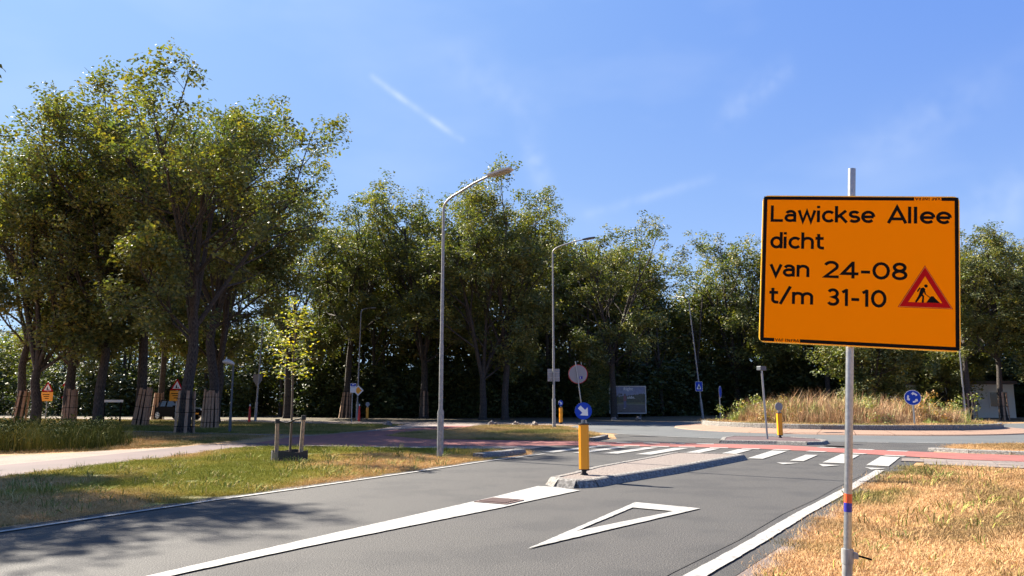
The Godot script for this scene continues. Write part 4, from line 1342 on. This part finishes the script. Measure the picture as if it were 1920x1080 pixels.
func lamp_post(at: Vector3, h: float, arm: Vector3, rise: float, label: String, lean := Vector2.ZERO, door := 1.2, foot_r := .085, m: Material = null, head_dark := false) -> Node3D:
	if m == null:
		m = M.post_grey
	var t := thing("lamp_post", label, "lamp post", at, 0, "street lamps of the junction")
	var st := begin()
	tube(st, [Vector3(0, -.05, 0), Vector3(0, door, 0), Vector3(0, door + .06, 0)], [foot_r, foot_r, foot_r * .7], 14)
	var base := commit("base", st, m, t)
	st = begin()
	box(st, Transform3D(Basis.IDENTITY, Vector3(0, door * .55, foot_r * .93)), Vector3(foot_r * .9, .42, .02), .004)
	commit("hatch", st, m, base)
	st = begin()
	var r1 := foot_r * .66
	var pts := [Vector3(0, door, 0), Vector3(0, h * .42, 0), Vector3(0, h * .425, 0), Vector3(0, h - .35, 0)]
	var rr := [r1, r1 * .94, r1 * .82, r1 * .62]
	for k in 6:
		var f := k / 5.0
		pts.append(Vector3(0, h - .35, 0) + arm.normalized() * (.5 * f * f) + Vector3(0, .5 * f - .10 * f * f, 0))
		rr.append(r1 * .58)
	var last: Vector3 = pts[pts.size() - 1]
	var end := Vector3(arm.x, h + rise, arm.z)
	pts.append(last.lerp(end, .5) + Vector3(0, .03, 0))
	rr.append(r1 * .55)
	pts.append(end)
	rr.append(r1 * .5)
	tube(st, pts, rr, 12)
	commit("mast", st, m, t)
	# flat lantern on the end of the arm
	var f := arm.normalized()
	var tilt := Basis(f, Vector3.UP, f.cross(Vector3.UP)) * Basis(Vector3.BACK, .13)
	var hd := Node3D.new()
	hd.name = "lantern"
	t.add_child(hd)
	hd.transform = Transform3D(tilt, end)
	st = begin()
	var prof := PackedVector2Array([Vector2(-.06, -.03), Vector2(.10, -.055), Vector2(.62, -.05), Vector2(.70, -.02), Vector2(.66, .03), Vector2(.35, .06), Vector2(.05, .045), Vector2(-.06, .03)])
	for q in prof.size():
		prof[q].y *= .75
	prism(st, Transform3D.IDENTITY, prof, -.10, .10)
	for s in [-1, 1]:
		var pr2 := PackedVector2Array()
		for q in prof:
			pr2.append(Vector2(lerpf(.3, q.x, .9), q.y * .6 - .005))
		prism(st, Transform3D.IDENTITY, pr2, .10 * s, .135 * s)
	commit("housing", st, M.dark_post if head_dark else M.head, hd)
	st = begin()
	box(st, Transform3D(Basis.IDENTITY, Vector3(.38, -.058, 0)), Vector3(.46, .012, .2))
	commit("lens", st, M.lens, hd)
	t.rotation = Vector3(lean.y, 0, -lean.x)
	return t

func disc_sign(parent: Node, at: Vector3, r: float, facing: float, face: Material, rim: Material, rimw := .03) -> Node3D:
	var s := Node3D.new()
	s.name = "sign_plate"
	parent.add_child(s, true)
	s.position = at
	s.rotation.y = facing
	var st := begin()
	prism(st, Transform3D.IDENTITY, disc_poly(r, 28), -.012, 0.0)
	commit("plate", st, M.sign_back, s)
	st = begin()
	prism(st, Transform3D.IDENTITY, disc_poly(r - rimw, 28), .0002, .003)
	commit("face", st, face, s)
	st = begin()
	ring_poly_st(st, Transform3D.IDENTITY, r - rimw, r - .002, .0002, .003, 28)
	commit("rim", st, rim, s)
	return s

func arrow(st: SurfaceTool, xf: Transform3D, l: float, w: float, z0: float, z1: float) -> void:
	prism(st, xf, PackedVector2Array([Vector2(-w * .22, -l * .5), Vector2(w * .22, -l * .5), Vector2(w * .22, 0.0), Vector2(w * .62, 0.0), Vector2(0, l * .5), Vector2(-w * .62, 0.0), Vector2(-w * .22, 0.0)]), z0, z1)

func bollard(at: Vector3, label: String, facing: float, front: bool, s := 1.0) -> void:
	var t := thing("traffic_bollard", label, "bollard", at, facing, "yellow bollards on the islands")
	t.scale = Vector3.ONE * s
	var st := begin()
	tube(st, [Vector3(0, -.01, 0), Vector3(0, .02, 0), Vector3(0, .035, 0), Vector3(0, .05, 0), Vector3(0, .09, 0)], [.075, .075, .045, .04, .055], 14)
	commit("foot", st, M.rubber, t)
	st = begin()
	var oct := PackedVector2Array([Vector2(-.095, -.05), Vector2(-.06, -.085), Vector2(.06, -.085), Vector2(.095, -.05), Vector2(.095, .05), Vector2(.06, .085), Vector2(-.06, .085), Vector2(-.095, .05)])
	prism(st, Transform3D(Basis(Vector3.RIGHT, -PI / 2), Vector3.ZERO), oct, .105, .93)
	commit("column", st, M.yellow, t)
	for y in [[.09, .108], [.927, .955]]:
		st = begin()
		var o2 := PackedVector2Array()
		for q in oct:
			o2.append(q * 1.05)
		prism(st, Transform3D(Basis(Vector3.RIGHT, -PI / 2), Vector3.ZERO), o2, y[0], y[1])
		commit("cap", st, M.rubber, t)
	st = begin()
	rod(st, Vector3(0, .95, -.03), Vector3(0, 1.30, -.03), .018, 8)
	box(st, Transform3D(Basis.IDENTITY, Vector3(-.03, .985, 0)), Vector3(.03, .06, .05))
	box(st, Transform3D(Basis.IDENTITY, Vector3(.045, .985, 0)), Vector3(.03, .06, .05))
	commit("bracket", st, M.galv, t)
	if front:
		var p := disc_sign(t, Vector3(0, 1.185, 0), .163, 0, M.sign_blue, M.sign_white, .010)
		st = begin()
		ring_poly_st(st, Transform3D.IDENTITY, .153, .163, .003, .0045, 28)
		commit("outer_rim", st, M.sign_blue, p)
		st = begin()
		arrow(st, Transform3D(Basis(Vector3.BACK, deg_to_rad(-135)), Vector3(.006, -.006, 0)), .235, .17, .003, .0055)
		commit("arrow", st, M.sign_white, p)
	else:
		disc_sign(t, Vector3(0, 1.185, 0), .16, PI, M.sign_blue, M.sign_white, .01)

func triangle_plate(parent: Node, at: Vector3, s: float, facing: float) -> void:
	var n := Node3D.new()
	n.name = "warning_plate"
	parent.add_child(n, true)
	n.position = at
	n.rotation.y = facing
	var T := func(k: float) -> PackedVector2Array: return PackedVector2Array([Vector2(-s * .5 * k, -s * .29 * k), Vector2(s * .5 * k, -s * .29 * k), Vector2(0, s * .577 * k)])
	var st := begin()
	prism(st, Transform3D.IDENTITY, T.call(1.0), -.01, 0.0)
	commit("border", st, M.sign_red, n)
	st = begin()
	prism(st, Transform3D.IDENTITY, T.call(.66), 0.0005, .004)
	commit("field", st, M.sign_white, n)
	st = begin()
	prism(st, Transform3D.IDENTITY, PackedVector2Array([Vector2(-.09, -.14) * s / .9, Vector2(.02, -.14) * s / .9, Vector2(.0, .08) * s / .9, Vector2(-.05, .1) * s / .9]), .0045, .006)
	prism(st, Transform3D.IDENTITY, PackedVector2Array([Vector2(.03, -.14) * s / .9, Vector2(.16, -.14) * s / .9, Vector2(.09, -.06) * s / .9]), .0045, .006)
	commit("symbol", st, M.black, n)

func furniture() -> void:
	notice_board()
	var r := Vector3(0.866, 0, 0.5)
	lamp_post(Vector3(-1.93, 0, -20.49), 7.2, r * 1.55, .40, "near grey lamp post with pale lantern at the left road edge", Vector2.ZERO, 1.22, .088)
	var l2 := lamp_post(Vector3(2.35, 0, -42.35), 10.3, Vector3(1.75, 0, .5), .35, "tall thin lamp post on the grass wedge behind the bollard", Vector2.ZERO, 1.6, .10, null, true)
	var st := begin()
	box(st, Transform3D(Basis.IDENTITY, Vector3(0, 2.95, -.10)), Vector3(.68, .70, .02), .01)
	var pl := commit("sign_back", st, M.sign_back, l2)
	st = begin()
	box(st, Transform3D(Basis.IDENTITY, Vector3(0, 3.1, -.075)), Vector3(.6, .03, .03))
	box(st, Transform3D(Basis.IDENTITY, Vector3(0, 2.8, -.075)), Vector3(.6, .03, .03))
	commit("rail", st, M.galv, pl)
	var l3 := lamp_post(Vector3(-19.24, 0, -56.8), 9.2, Vector3(1.9, 0, .3), .3, "lamp post behind the young tree with a sign back on it", Vector2(.03, 0), 1.4, .10)
	st = begin()
	var hexp := PackedVector2Array([Vector2(-.34, .4), Vector2(.34, .4), Vector2(.34, -.05), Vector2(0, -.55), Vector2(-.34, -.05)])
	prism(st, Transform3D(Basis.IDENTITY, Vector3(-.1, 3.1, -.1)), hexp, -.01, .01)
	commit("sign_back", st, M.sign_back, l3)
	lamp_post(Vector3(16.46, 0, -65.3), 10.6, Vector3(-.6, 0, -1.6), .3, "leaning lamp post with the blue pedestrian sign left of the roundabout", Vector2(-.085, 0), 1.6, .11)
	lamp_post(Vector3(34.0, 0, -56.8), 9.5, Vector3(-1.2, 0, 1.2), .3, "pale lamp post below the right corner of the orange board", Vector2(.0, 0), 1.6, .09, M.galv)
	lamp_post(Vector3(-12.5, 0, -61.0), 9.0, Vector3(.5, 0, -1.7), .3, "thin lamp post carrying the diamond priority sign", Vector2(.01, 0), 1.4, .09)
	# blue pedestrian sign on the leaning post
	var ps := thing("pedestrian_sign", "blue square pedestrian crossing sign on the leaning lamp post", "traffic sign", Vector3(16.15, 2.75, -65.05))
	st = begin()
	prism(st, Transform3D.IDENTITY, rounded(.62, .82, .05), -.01, .0)
	commit("plate", st, M.sign_white, ps)
	st = begin()
	prism(st, Transform3D.IDENTITY, rounded(.57, .77, .04), .0003, .004)
	commit("field", st, M.sign_blue, ps)
	st = begin()
	prism(st, Transform3D.IDENTITY, PackedVector2Array([Vector2(-.2, -.24), Vector2(.2, -.24), Vector2(0, .26)]), .0045, .007)
	commit("triangle", st, M.sign_white, ps)
	st = begin()
	prism(st, Transform3D.IDENTITY, PackedVector2Array([Vector2(-.07, -.2), Vector2(-.02, -.2), Vector2(.01, -.1), Vector2(.05, -.2), Vector2(.09, -.2), Vector2(.04, .02), Vector2(.0, .09), Vector2(-.04, .02)]), .0075, .009)
	commit("walker_symbol", st, M.black, ps)
	# small path lamp
	var pa := thing("path_lamp", "short dark path lamp with flat hooded head beside the red path", "lamp post", Vector3(-13.6, 0, -36.6))
	st = begin()
	tube(st, [Vector3(0, 0, 0), Vector3(0, .9, 0), Vector3(0, .95, 0), Vector3(0, 3.3, 0)], [.07, .065, .05, .042], 10)
	commit("post", st, M.dark_post, pa)
	st = begin()
	tube(st, [Vector3(.05, 3.28, 0), Vector3(-.12, 3.36, 0), Vector3(-.36, 3.42, 0), Vector3(-.52, 3.40, 0)], [.05, .10, .14, .06], 12)
	commit("head", st, M.head, pa)
	# bollards
	bollard(Vector3(1.36, .128, -14.42), "yellow bollard with blue arrow sign on the nose of the near refuge", deg_to_rad(-4), true)
	bollard(Vector3(10.3, .105, -29.2), "yellow bollard with grey sign back on the splitter island", deg_to_rad(10), false, 1.0)
	bollard(Vector3(3.2, 0.01, -49.6), "far yellow bollard with blue sign right behind the tall thin lamp post", deg_to_rad(35), true, 1.15)
	bollard(Vector3(-11.7, 0.01, -61.2), "far yellow bollard beside the red post near the bus stop", deg_to_rad(20), false, 1.05)
	# slim posts
	for q in [[-18.3, -52.8, "red marker post on the grass left of the lamp post behind the young tree"], [-11.2, -55.5, "red marker post against the far yellow bollard by the bus stop"]]:
		var rp := thing("marker_post", q[2], "marker post", Vector3(q[0], 0, q[1]), 0, "red marker posts by the far road")
		st = begin()
		tube(st, [Vector3(0, -.02, 0), Vector3(0, .1, 0), Vector3(0, .35, 0), Vector3(0, .9, 0), Vector3(0, 1.15, 0)], [.045, .075, .095, .07, .05], 10)
		commit("post", st, M.post_red, rp)
		st = begin()
		tube(st, [Vector3(0, 1.15, 0), Vector3(0, 1.27, 0), Vector3(0, 1.3, 0)], [.05, .045, .01], 10)
		commit("cap", st, M.sign_white, rp)
	# round prohibition sign seen from behind, its pole on our side
	var rs := thing("round_sign", "large round sign with red rim seen from behind on a leaning pole", "traffic sign", Vector3(3.32, 0, -34.3))
	st = begin()
	rod(st, Vector3(0, -.02, 0), Vector3(-.42, 3.3, 0), .026, 10)
	commit("pole", st, M.galv, rs)
	var dp := disc_sign(rs, Vector3(-.30, 2.72, -.045), .44, 0, M.sign_back, M.sign_red, .025)
	st = begin()
	box(st, Transform3D(Basis.IDENTITY, Vector3(.13, -.16, .006)), Vector3(.15, .13, .004))
	commit("sticker", st, M.tape_blue, dp)
	text_mesh(dp, "lettering", "2", M.sign_white, .075, -.205, .05, .08, .0085)
	st = begin()
	rod(st, Vector3(-.13, 3.0, -.06), Vector3(-.15, 3.28, -.06), .012, 6)
	commit("bracket", st, M.galv, rs)
	# post with boxy detector on the splitter
	var dt := thing("sign_post", "slim grey post with a dark small sign edge-on at the splitter island", "sign post", Vector3(9.5, .1, -28.3))
	st = begin()
	rod(st, Vector3(0, -.02, 0), Vector3(-.09, 2.6, 0), .038, 10)
	commit("pole", st, M.galv, dt)
	st = begin()
	box(st, Transform3D(Basis(Vector3.UP, .35), Vector3(-.09, 2.62, .0)), Vector3(.27, .16, .22), .02)
	commit("box", st, M.dark_post, dt)
	# roundabout direction sign
	var rd := thing("roundabout_sign", "blue roundabout sign with three white arrows among the dead weeds", "traffic sign", Vector3(18.9, .36, -35.6), deg_to_rad(-22))
	st = begin()
	rod(st, Vector3(0, -.1, -.04), Vector3(0, 1.5, -.04), .04, 10)
	commit("pole", st, M.galv, rd)
	var rp2 := disc_sign(rd, Vector3(0, 1.30, 0), .36, 0, M.sign_blue, M.sign_white, .02)
	st = begin()
	for k in 3:
		var a := TAU * k / 3.0 + .5
		for j in 4:
			var a0 := a + j * .22
			var v0 := Vector2.from_angle(a0)
			var v1 := Vector2.from_angle(a0 + .22)
			prism(st, Transform3D.IDENTITY, PackedVector2Array([v0 * .16, v0 * .24, v1 * .24, v1 * .16]), .003, .006)
		var e := a + 4 * .22
		prism(st, Transform3D.IDENTITY, PackedVector2Array([Vector2.from_angle(e) * .115, Vector2.from_angle(e) * .285, Vector2.from_angle(e + .45) * .20]), .003, .006)
	commit("arrows", st, M.sign_white, rp2)
	# edge-on sign by the weeds
	var es := thing("sign_post", "grey round sign seen edge-on at the left end of the roundabout weeds", "sign post", Vector3(12.6, .05, -45.8), deg_to_rad(62))
	st = begin()
	rod(st, Vector3(0, -.05, 0), Vector3(0, 2.2, 0), .035, 8)
	commit("pole", st, M.galv, es)
	disc_sign(es, Vector3(0, 2.0, .05), .36, 0, M.sign_blue, M.sign_white, .02)
	# bus stop flag
	var bs := thing("bus_stop_sign", "white and blue bus stop flag on a slim post by the far kerb", "bus stop sign", Vector3(-11.35, 0, -53.6))
	st = begin()
	rod(st, Vector3(0, -.02, 0), Vector3(0, 2.1, 0), .035, 8)
	commit("pole", st, M.post_grey, bs)
	st = begin()
	box(st, Transform3D(Basis.IDENTITY, Vector3(.05, 2.42, 0)), Vector3(.42, .66, .03), .01)
	var fl := commit("flag", st, M.sign_white, bs)
	st = begin()
	box(st, Transform3D(Basis.IDENTITY, Vector3(.05, 2.64, .018)), Vector3(.38, .16, .006))
	box(st, Transform3D(Basis.IDENTITY, Vector3(.05, 2.50, .018)), Vector3(.30, .03, .006))
	commit("blue_field", st, M.sign_blue, fl)
	st = begin()
	box(st, Transform3D(Basis.IDENTITY, Vector3(.05, 2.66, .022)), Vector3(.16, .06, .004))
	commit("bus_symbol", st, M.sign_white, fl)
	# priority diamond
	var di := thing("priority_sign", "white bordered orange diamond priority sign on the thin lamp post", "traffic sign", Vector3(-12.42, 2.35, -60.85))
	var q45 := Transform3D(Basis(Vector3.BACK, PI / 4), Vector3.ZERO)
	st = begin()
	prism(st, q45, rounded(.62, .62, .04), -.01, 0)
	commit("plate", st, M.sign_white, di)
	st = begin()
	prism(st, q45, rounded(.42, .42, .03), .0005, .004)
	commit("field", st, M.sign_yellow, di)
	# temporary warning signs on the far left
	for q in [[-34.6, -56.2, true, "warning triangle over an orange plate at the far left between two trunks"], [-21.6, -48.6, true, "warning triangle over an orange plate behind the flaring plank guard"]]:
		var ws := thing("roadworks_sign", q[3], "traffic sign", Vector3(q[0], 0, q[1]), 0, "temporary roadworks signs")
		st = begin()
		rod(st, Vector3(0, -.02, 0), Vector3(0, 2.75, 0), .03, 8)
		commit("pole", st, M.galv, ws)
		triangle_plate(ws, Vector3(0, 2.45, .06), .85, 0)
		st = begin()
		box(st, Transform3D(Basis.IDENTITY, Vector3(0, 1.83, .06)), Vector3(.86, .66, .02), .01)
		var op := commit("plate", st, M.sign_yellow, ws)
		st = begin()
		for k in 3:
			box(st, Transform3D(Basis.IDENTITY, Vector3(-.08 + .04 * k, 1.98 - .14 * k, .073)), Vector3(.5 - .1 * k, .05, .004))
		commit("text_lines", st, M.black, op)
	var w2 := thing("roadworks_sign", "two warning triangles one above the other beside the straight plank guard", "traffic sign", Vector3(-30.3, 0, -51.5), 0, "temporary roadworks signs")
	st = begin()
	rod(st, Vector3(0, -.02, 0), Vector3(0, 3.0, 0), .03, 8)
	commit("pole", st, M.galv, w2)
	triangle_plate(w2, Vector3(0, 2.75, .06), .85, 0)
	triangle_plate(w2, Vector3(0, 1.95, .06), .85, 0)
	# white barrier bar on two dark legs
	var br := thing("barrier", "white horizontal barrier bar on two dark legs among the left trees", "barrier", Vector3(-28.0, 0, -53.0))
	for s in [-1, 1]:
		st = begin()
		box(st, Transform3D(Basis.IDENTITY, Vector3(.58 * s, .7, 0)), Vector3(.09, 1.45, .09), .01)
		commit("leg", st, M.black, br)
	st = begin()
	box(st, Transform3D(Basis.IDENTITY, Vector3(0, 1.5, .02)), Vector3(1.45, .17, .06), .01)
	commit("bar", st, M.sign_white, br)
	billboard()
	car()
	buildings()

func billboard() -> void:
	var b := thing("billboard", "large landscape billboard with a poster at the edge of the wood", "billboard", Vector3(10.8, 0, -70.5))
	var st := begin()
	for s in [-1, 1]:
		box(st, Transform3D(Basis.IDENTITY, Vector3(s * 1.2, .3, -.1)), Vector3(.12, .65, .1))
	commit("legs", st, M.dark_post, b)
	st = begin()
	box(st, Transform3D(Basis.IDENTITY, Vector3(0, 1.62, -.08)), Vector3(3.45, 2.55, .12), .02)
	commit("case", st, M.sign_back, b)
	st = begin()
	for q in [[0, 2.86, 3.45, .09], [0, .38, 3.45, .09], [-1.68, 1.62, .09, 2.4], [1.68, 1.62, .09, 2.4]]:
		box(st, Transform3D(Basis.IDENTITY, Vector3(q[0], q[1], .01)), Vector3(q[2], q[3], .06), .01)
	commit("frame", st, M.head, b)
	var w := 320
	var h := 232
	var im := Image.create(w, h, true, Image.FORMAT_RGB8)
	var n := FastNoiseLite.new()
	n.seed = 8
	n.frequency = .035
	for y in h:
		for x in w:
			var v := float(y) / h
			var k := n.get_noise_2d(x, y)
			var c := Color(.20, .26, .46).lerp(Color(.42, .46, .60), v * 1.6) * (1 + k * .35)
			var skyline := .40 - .14 * (x / float(w)) + .05 * n.get_noise_2d(x * 2, 9)
			if v > skyline:
				c = Color(.055, .075, .05) * (1 + k)
			if v > .60:
				c = Color(.17, .19, .09) * (1 + k * .6)
			if v > .66 + .05 * (x / float(w)):
				c = Color(.15, .14, .15) * (1 + k * .3)
			if absf(v - .655 - .02 * (x / float(w))) < .008:
				c = Color(.34, .33, .30)
			c = c * .6
			c.a = 1
			im.set_pixel(x, y, c.linear_to_srgb())
	# a walker in a red top: flat print
	for q in [[128, 62, 16, 18, Color(.10, .07, .06)], [122, 80, 27, 48, Color(.20, .06, .08)], [124, 128, 11, 62, Color(.10, .10, .22)], [137, 128, 10, 56, Color(.10, .10, .22)], [122, 190, 15, 7, Color(.4, .38, .38)]]:
		im.fill_rect(Rect2i(q[0], q[1], q[2], q[3]), q[4].linear_to_srgb())
	im.generate_mipmaps()
	var pm := StandardMaterial3D.new()
	pm.albedo_texture = ImageTexture.create_from_image(im)
	pm.roughness = .3
	var qm := QuadMesh.new()
	qm.size = Vector2(3.28, 2.40)
	var poster := put("poster", qm, pm, b, Transform3D(Basis.IDENTITY, Vector3(0, 1.62, -.012)))
	text_mesh(poster, "lettering", "Right", M.sign_white, -.35, .78, .85, .26, .003)
	text_mesh(poster, "lettering", "side.", M.sign_white, -.02, .10, .72, .22, .003)

func car() -> void:
	var c := thing("parked_car", "black compact SUV on the far road behind the tree trunks", "car", Vector3(-27.2, 0.013, -61.6), deg_to_rad(-28))
	# x forward, side profile extruded across z, upper part drawn in
	var st := begin()
	var low := [[-2.08, .42], [-2.12, .75], [-2.02, 1.0], [-1.0, 1.06], [.9, 1.03], [1.55, .98], [2.0, .86], [2.12, .62], [2.1, .32], [1.7, .22], [-1.8, .24]]
	var p := PackedVector2Array()
	for q in low:
		p.append(Vector2(q[0], q[1]))
	prism(st, Transform3D.IDENTITY, p, -.80, .80)
	for s in [-1, 1]:
		var p2 := PackedVector2Array()
		for q in low:
			p2.append(Vector2(q[0] * .97, lerpf(.62, q[1], .88)))
		prism(st, Transform3D.IDENTITY, p2, .80 * s, .885 * s)
	commit("body", st, M.car, c)
	st = begin()
	var a := [[-2.0, .99, .74], [.95, 1.02, .76], [.15, 1.50, .58], [-1.3, 1.52, .58], [-1.85, 1.28, .64]]
	for k in a.size():
		var q = a[k]
		var w = a[(k + 1) % a.size()]
		quad(st, Vector3(q[0], q[1], -q[2]), Vector3(w[0], w[1], -w[2]), Vector3(w[0], w[1], w[2]), Vector3(q[0], q[1], q[2]), Vector3((q[0] + w[0]) * .5 + .5, (q[1] + w[1]) * .5 - 1.2, 0))
	for s in [-1, 1]:
		for k in range(1, a.size() - 1):
			tri(st, Vector3(a[0][0], a[0][1], a[0][2] * s), Vector3(a[k][0], a[k][1], a[k][2] * s), Vector3(a[k + 1][0], a[k + 1][1], a[k + 1][2] * s), Vector3(0, .2, s))
	commit("window_band", st, M.glass, c)
	st = begin()
	prism(st, Transform3D(Basis(Vector3.RIGHT, -PI / 2), Vector3(-.6, 0, 0)), rounded(1.75, 1.2, .2), 1.495, 1.56)
	for s in [-1, 1]:
		for q in [[.95, 1.02, .77, .15, 1.51, .59], [-.55, 1.03, .77, -.60, 1.51, .59], [-2.0, 1.0, .75, -1.5, 1.5, .59]]:
			rod(st, Vector3(q[0], q[1], q[2] * s), Vector3(q[3], q[4], q[5] * s), .045, 6)
	commit("roof", st, M.car, c)
	for x in [-1.28, 1.32]:
		for s in [-1, 1]:
			var wn := Node3D.new()
			wn.name = "wheel"
			c.add_child(wn, true)
			wn.position = Vector3(x, .34, s * .80)
			st = begin()
			tube(st, [Vector3(0, 0, -.11), Vector3(0, 0, -.09), Vector3(0, 0, .09), Vector3(0, 0, .11)], [.30, .34, .34, .30], 20)
			commit("tyre", st, M.rubber, wn)
			st = begin()
			for k in 5:
				var d := Vector2.from_angle(TAU * k / 5.0)
				box(st, Transform3D(Basis(Vector3.BACK, TAU * k / 5.0), Vector3(d.x * .12, d.y * .12, .115 * s)), Vector3(.22, .05, .02))
			ring_poly_st(st, Transform3D(Basis.IDENTITY, Vector3(0, 0, .105 * s)), .20, .235, -.01, .01, 18)
			commit("rim", st, M.chrome, wn)
	for s in [-1, 1]:
		st = begin()
		box(st, Transform3D(Basis(Vector3.UP, s * -.35), Vector3(2.02, .80, s * .66)), Vector3(.10, .12, .34), .02)
		commit("headlight", st, M.sign_white, c)
		st = begin()
		box(st, Transform3D(Basis(Vector3.RIGHT, s * .2), Vector3(2.09, .58, s * .72)), Vector3(.05, .36, .03))
		commit("running_light", st, M.sign_white, c)
		st = begin()
		box(st, Transform3D(Basis.IDENTITY, Vector3(.72, 1.08, s * .95)), Vector3(.12, .13, .2), .03)
		commit("mirror", st, M.car, c)
	st = begin()
	box(st, Transform3D(Basis.IDENTITY, Vector3(2.115, .62, 0)), Vector3(.02, .30, 1.0), .0)
	commit("grille", st, M.black, c)
	st = begin()
	box(st, Transform3D(Basis.IDENTITY, Vector3(2.13, .50, 0)), Vector3(.02, .12, .52))
	commit("number_plate", st, M.sign_yellow, c)

func house(at: Vector3, turn: float, w: float, h: float, d: float, floors: int, cols: int, label: String, wall: Material) -> void:
	var b := thing("building", label, "building", at, turn)
	var st := begin()
	box(st, Transform3D(Basis.IDENTITY, Vector3(0, h * .5, 0)), Vector3(w, h, d))
	commit("wall", st, wall, b)
	st = begin()
	box(st, Transform3D(Basis.IDENTITY, Vector3(0, h + .15, 0)), Vector3(w + .5, .3, d + .5))
	commit("roof", st, M.roof, b)
	for f in floors:
		for k in cols:
			var x := (k + .5) / cols * w - w * .5
			var y := (f + .55) / floors * h
			st = begin()
			box(st, Transform3D(Basis.IDENTITY, Vector3(x, y, d * .5 + .02)), Vector3(w / cols * .62, h / floors * .5, .05))
			var wf := commit("window", st, M.sign_white, b)
			st = begin()
			box(st, Transform3D(Basis.IDENTITY, Vector3(x, y, d * .5 + .045)), Vector3(w / cols * .54, h / floors * .42, .02))
			commit("pane", st, M.window, wf)

func buildings() -> void:
	house(Vector3(-158, 0, -225), .2, 26, 5.5, 12, 2, 7, "low pale building far off at the left edge of the photo", M.plaster)
	house(Vector3(41.0, 0, -71.5), -.3, 10, 3.0, 5, 1, 4, "white low building showing between the trunks at the right", M.plaster)

func _ready() -> void:
	rng.seed = 20
	air_and_light()
	materials()
	ground()
	islands()
	trees()
	plants()
	furniture()
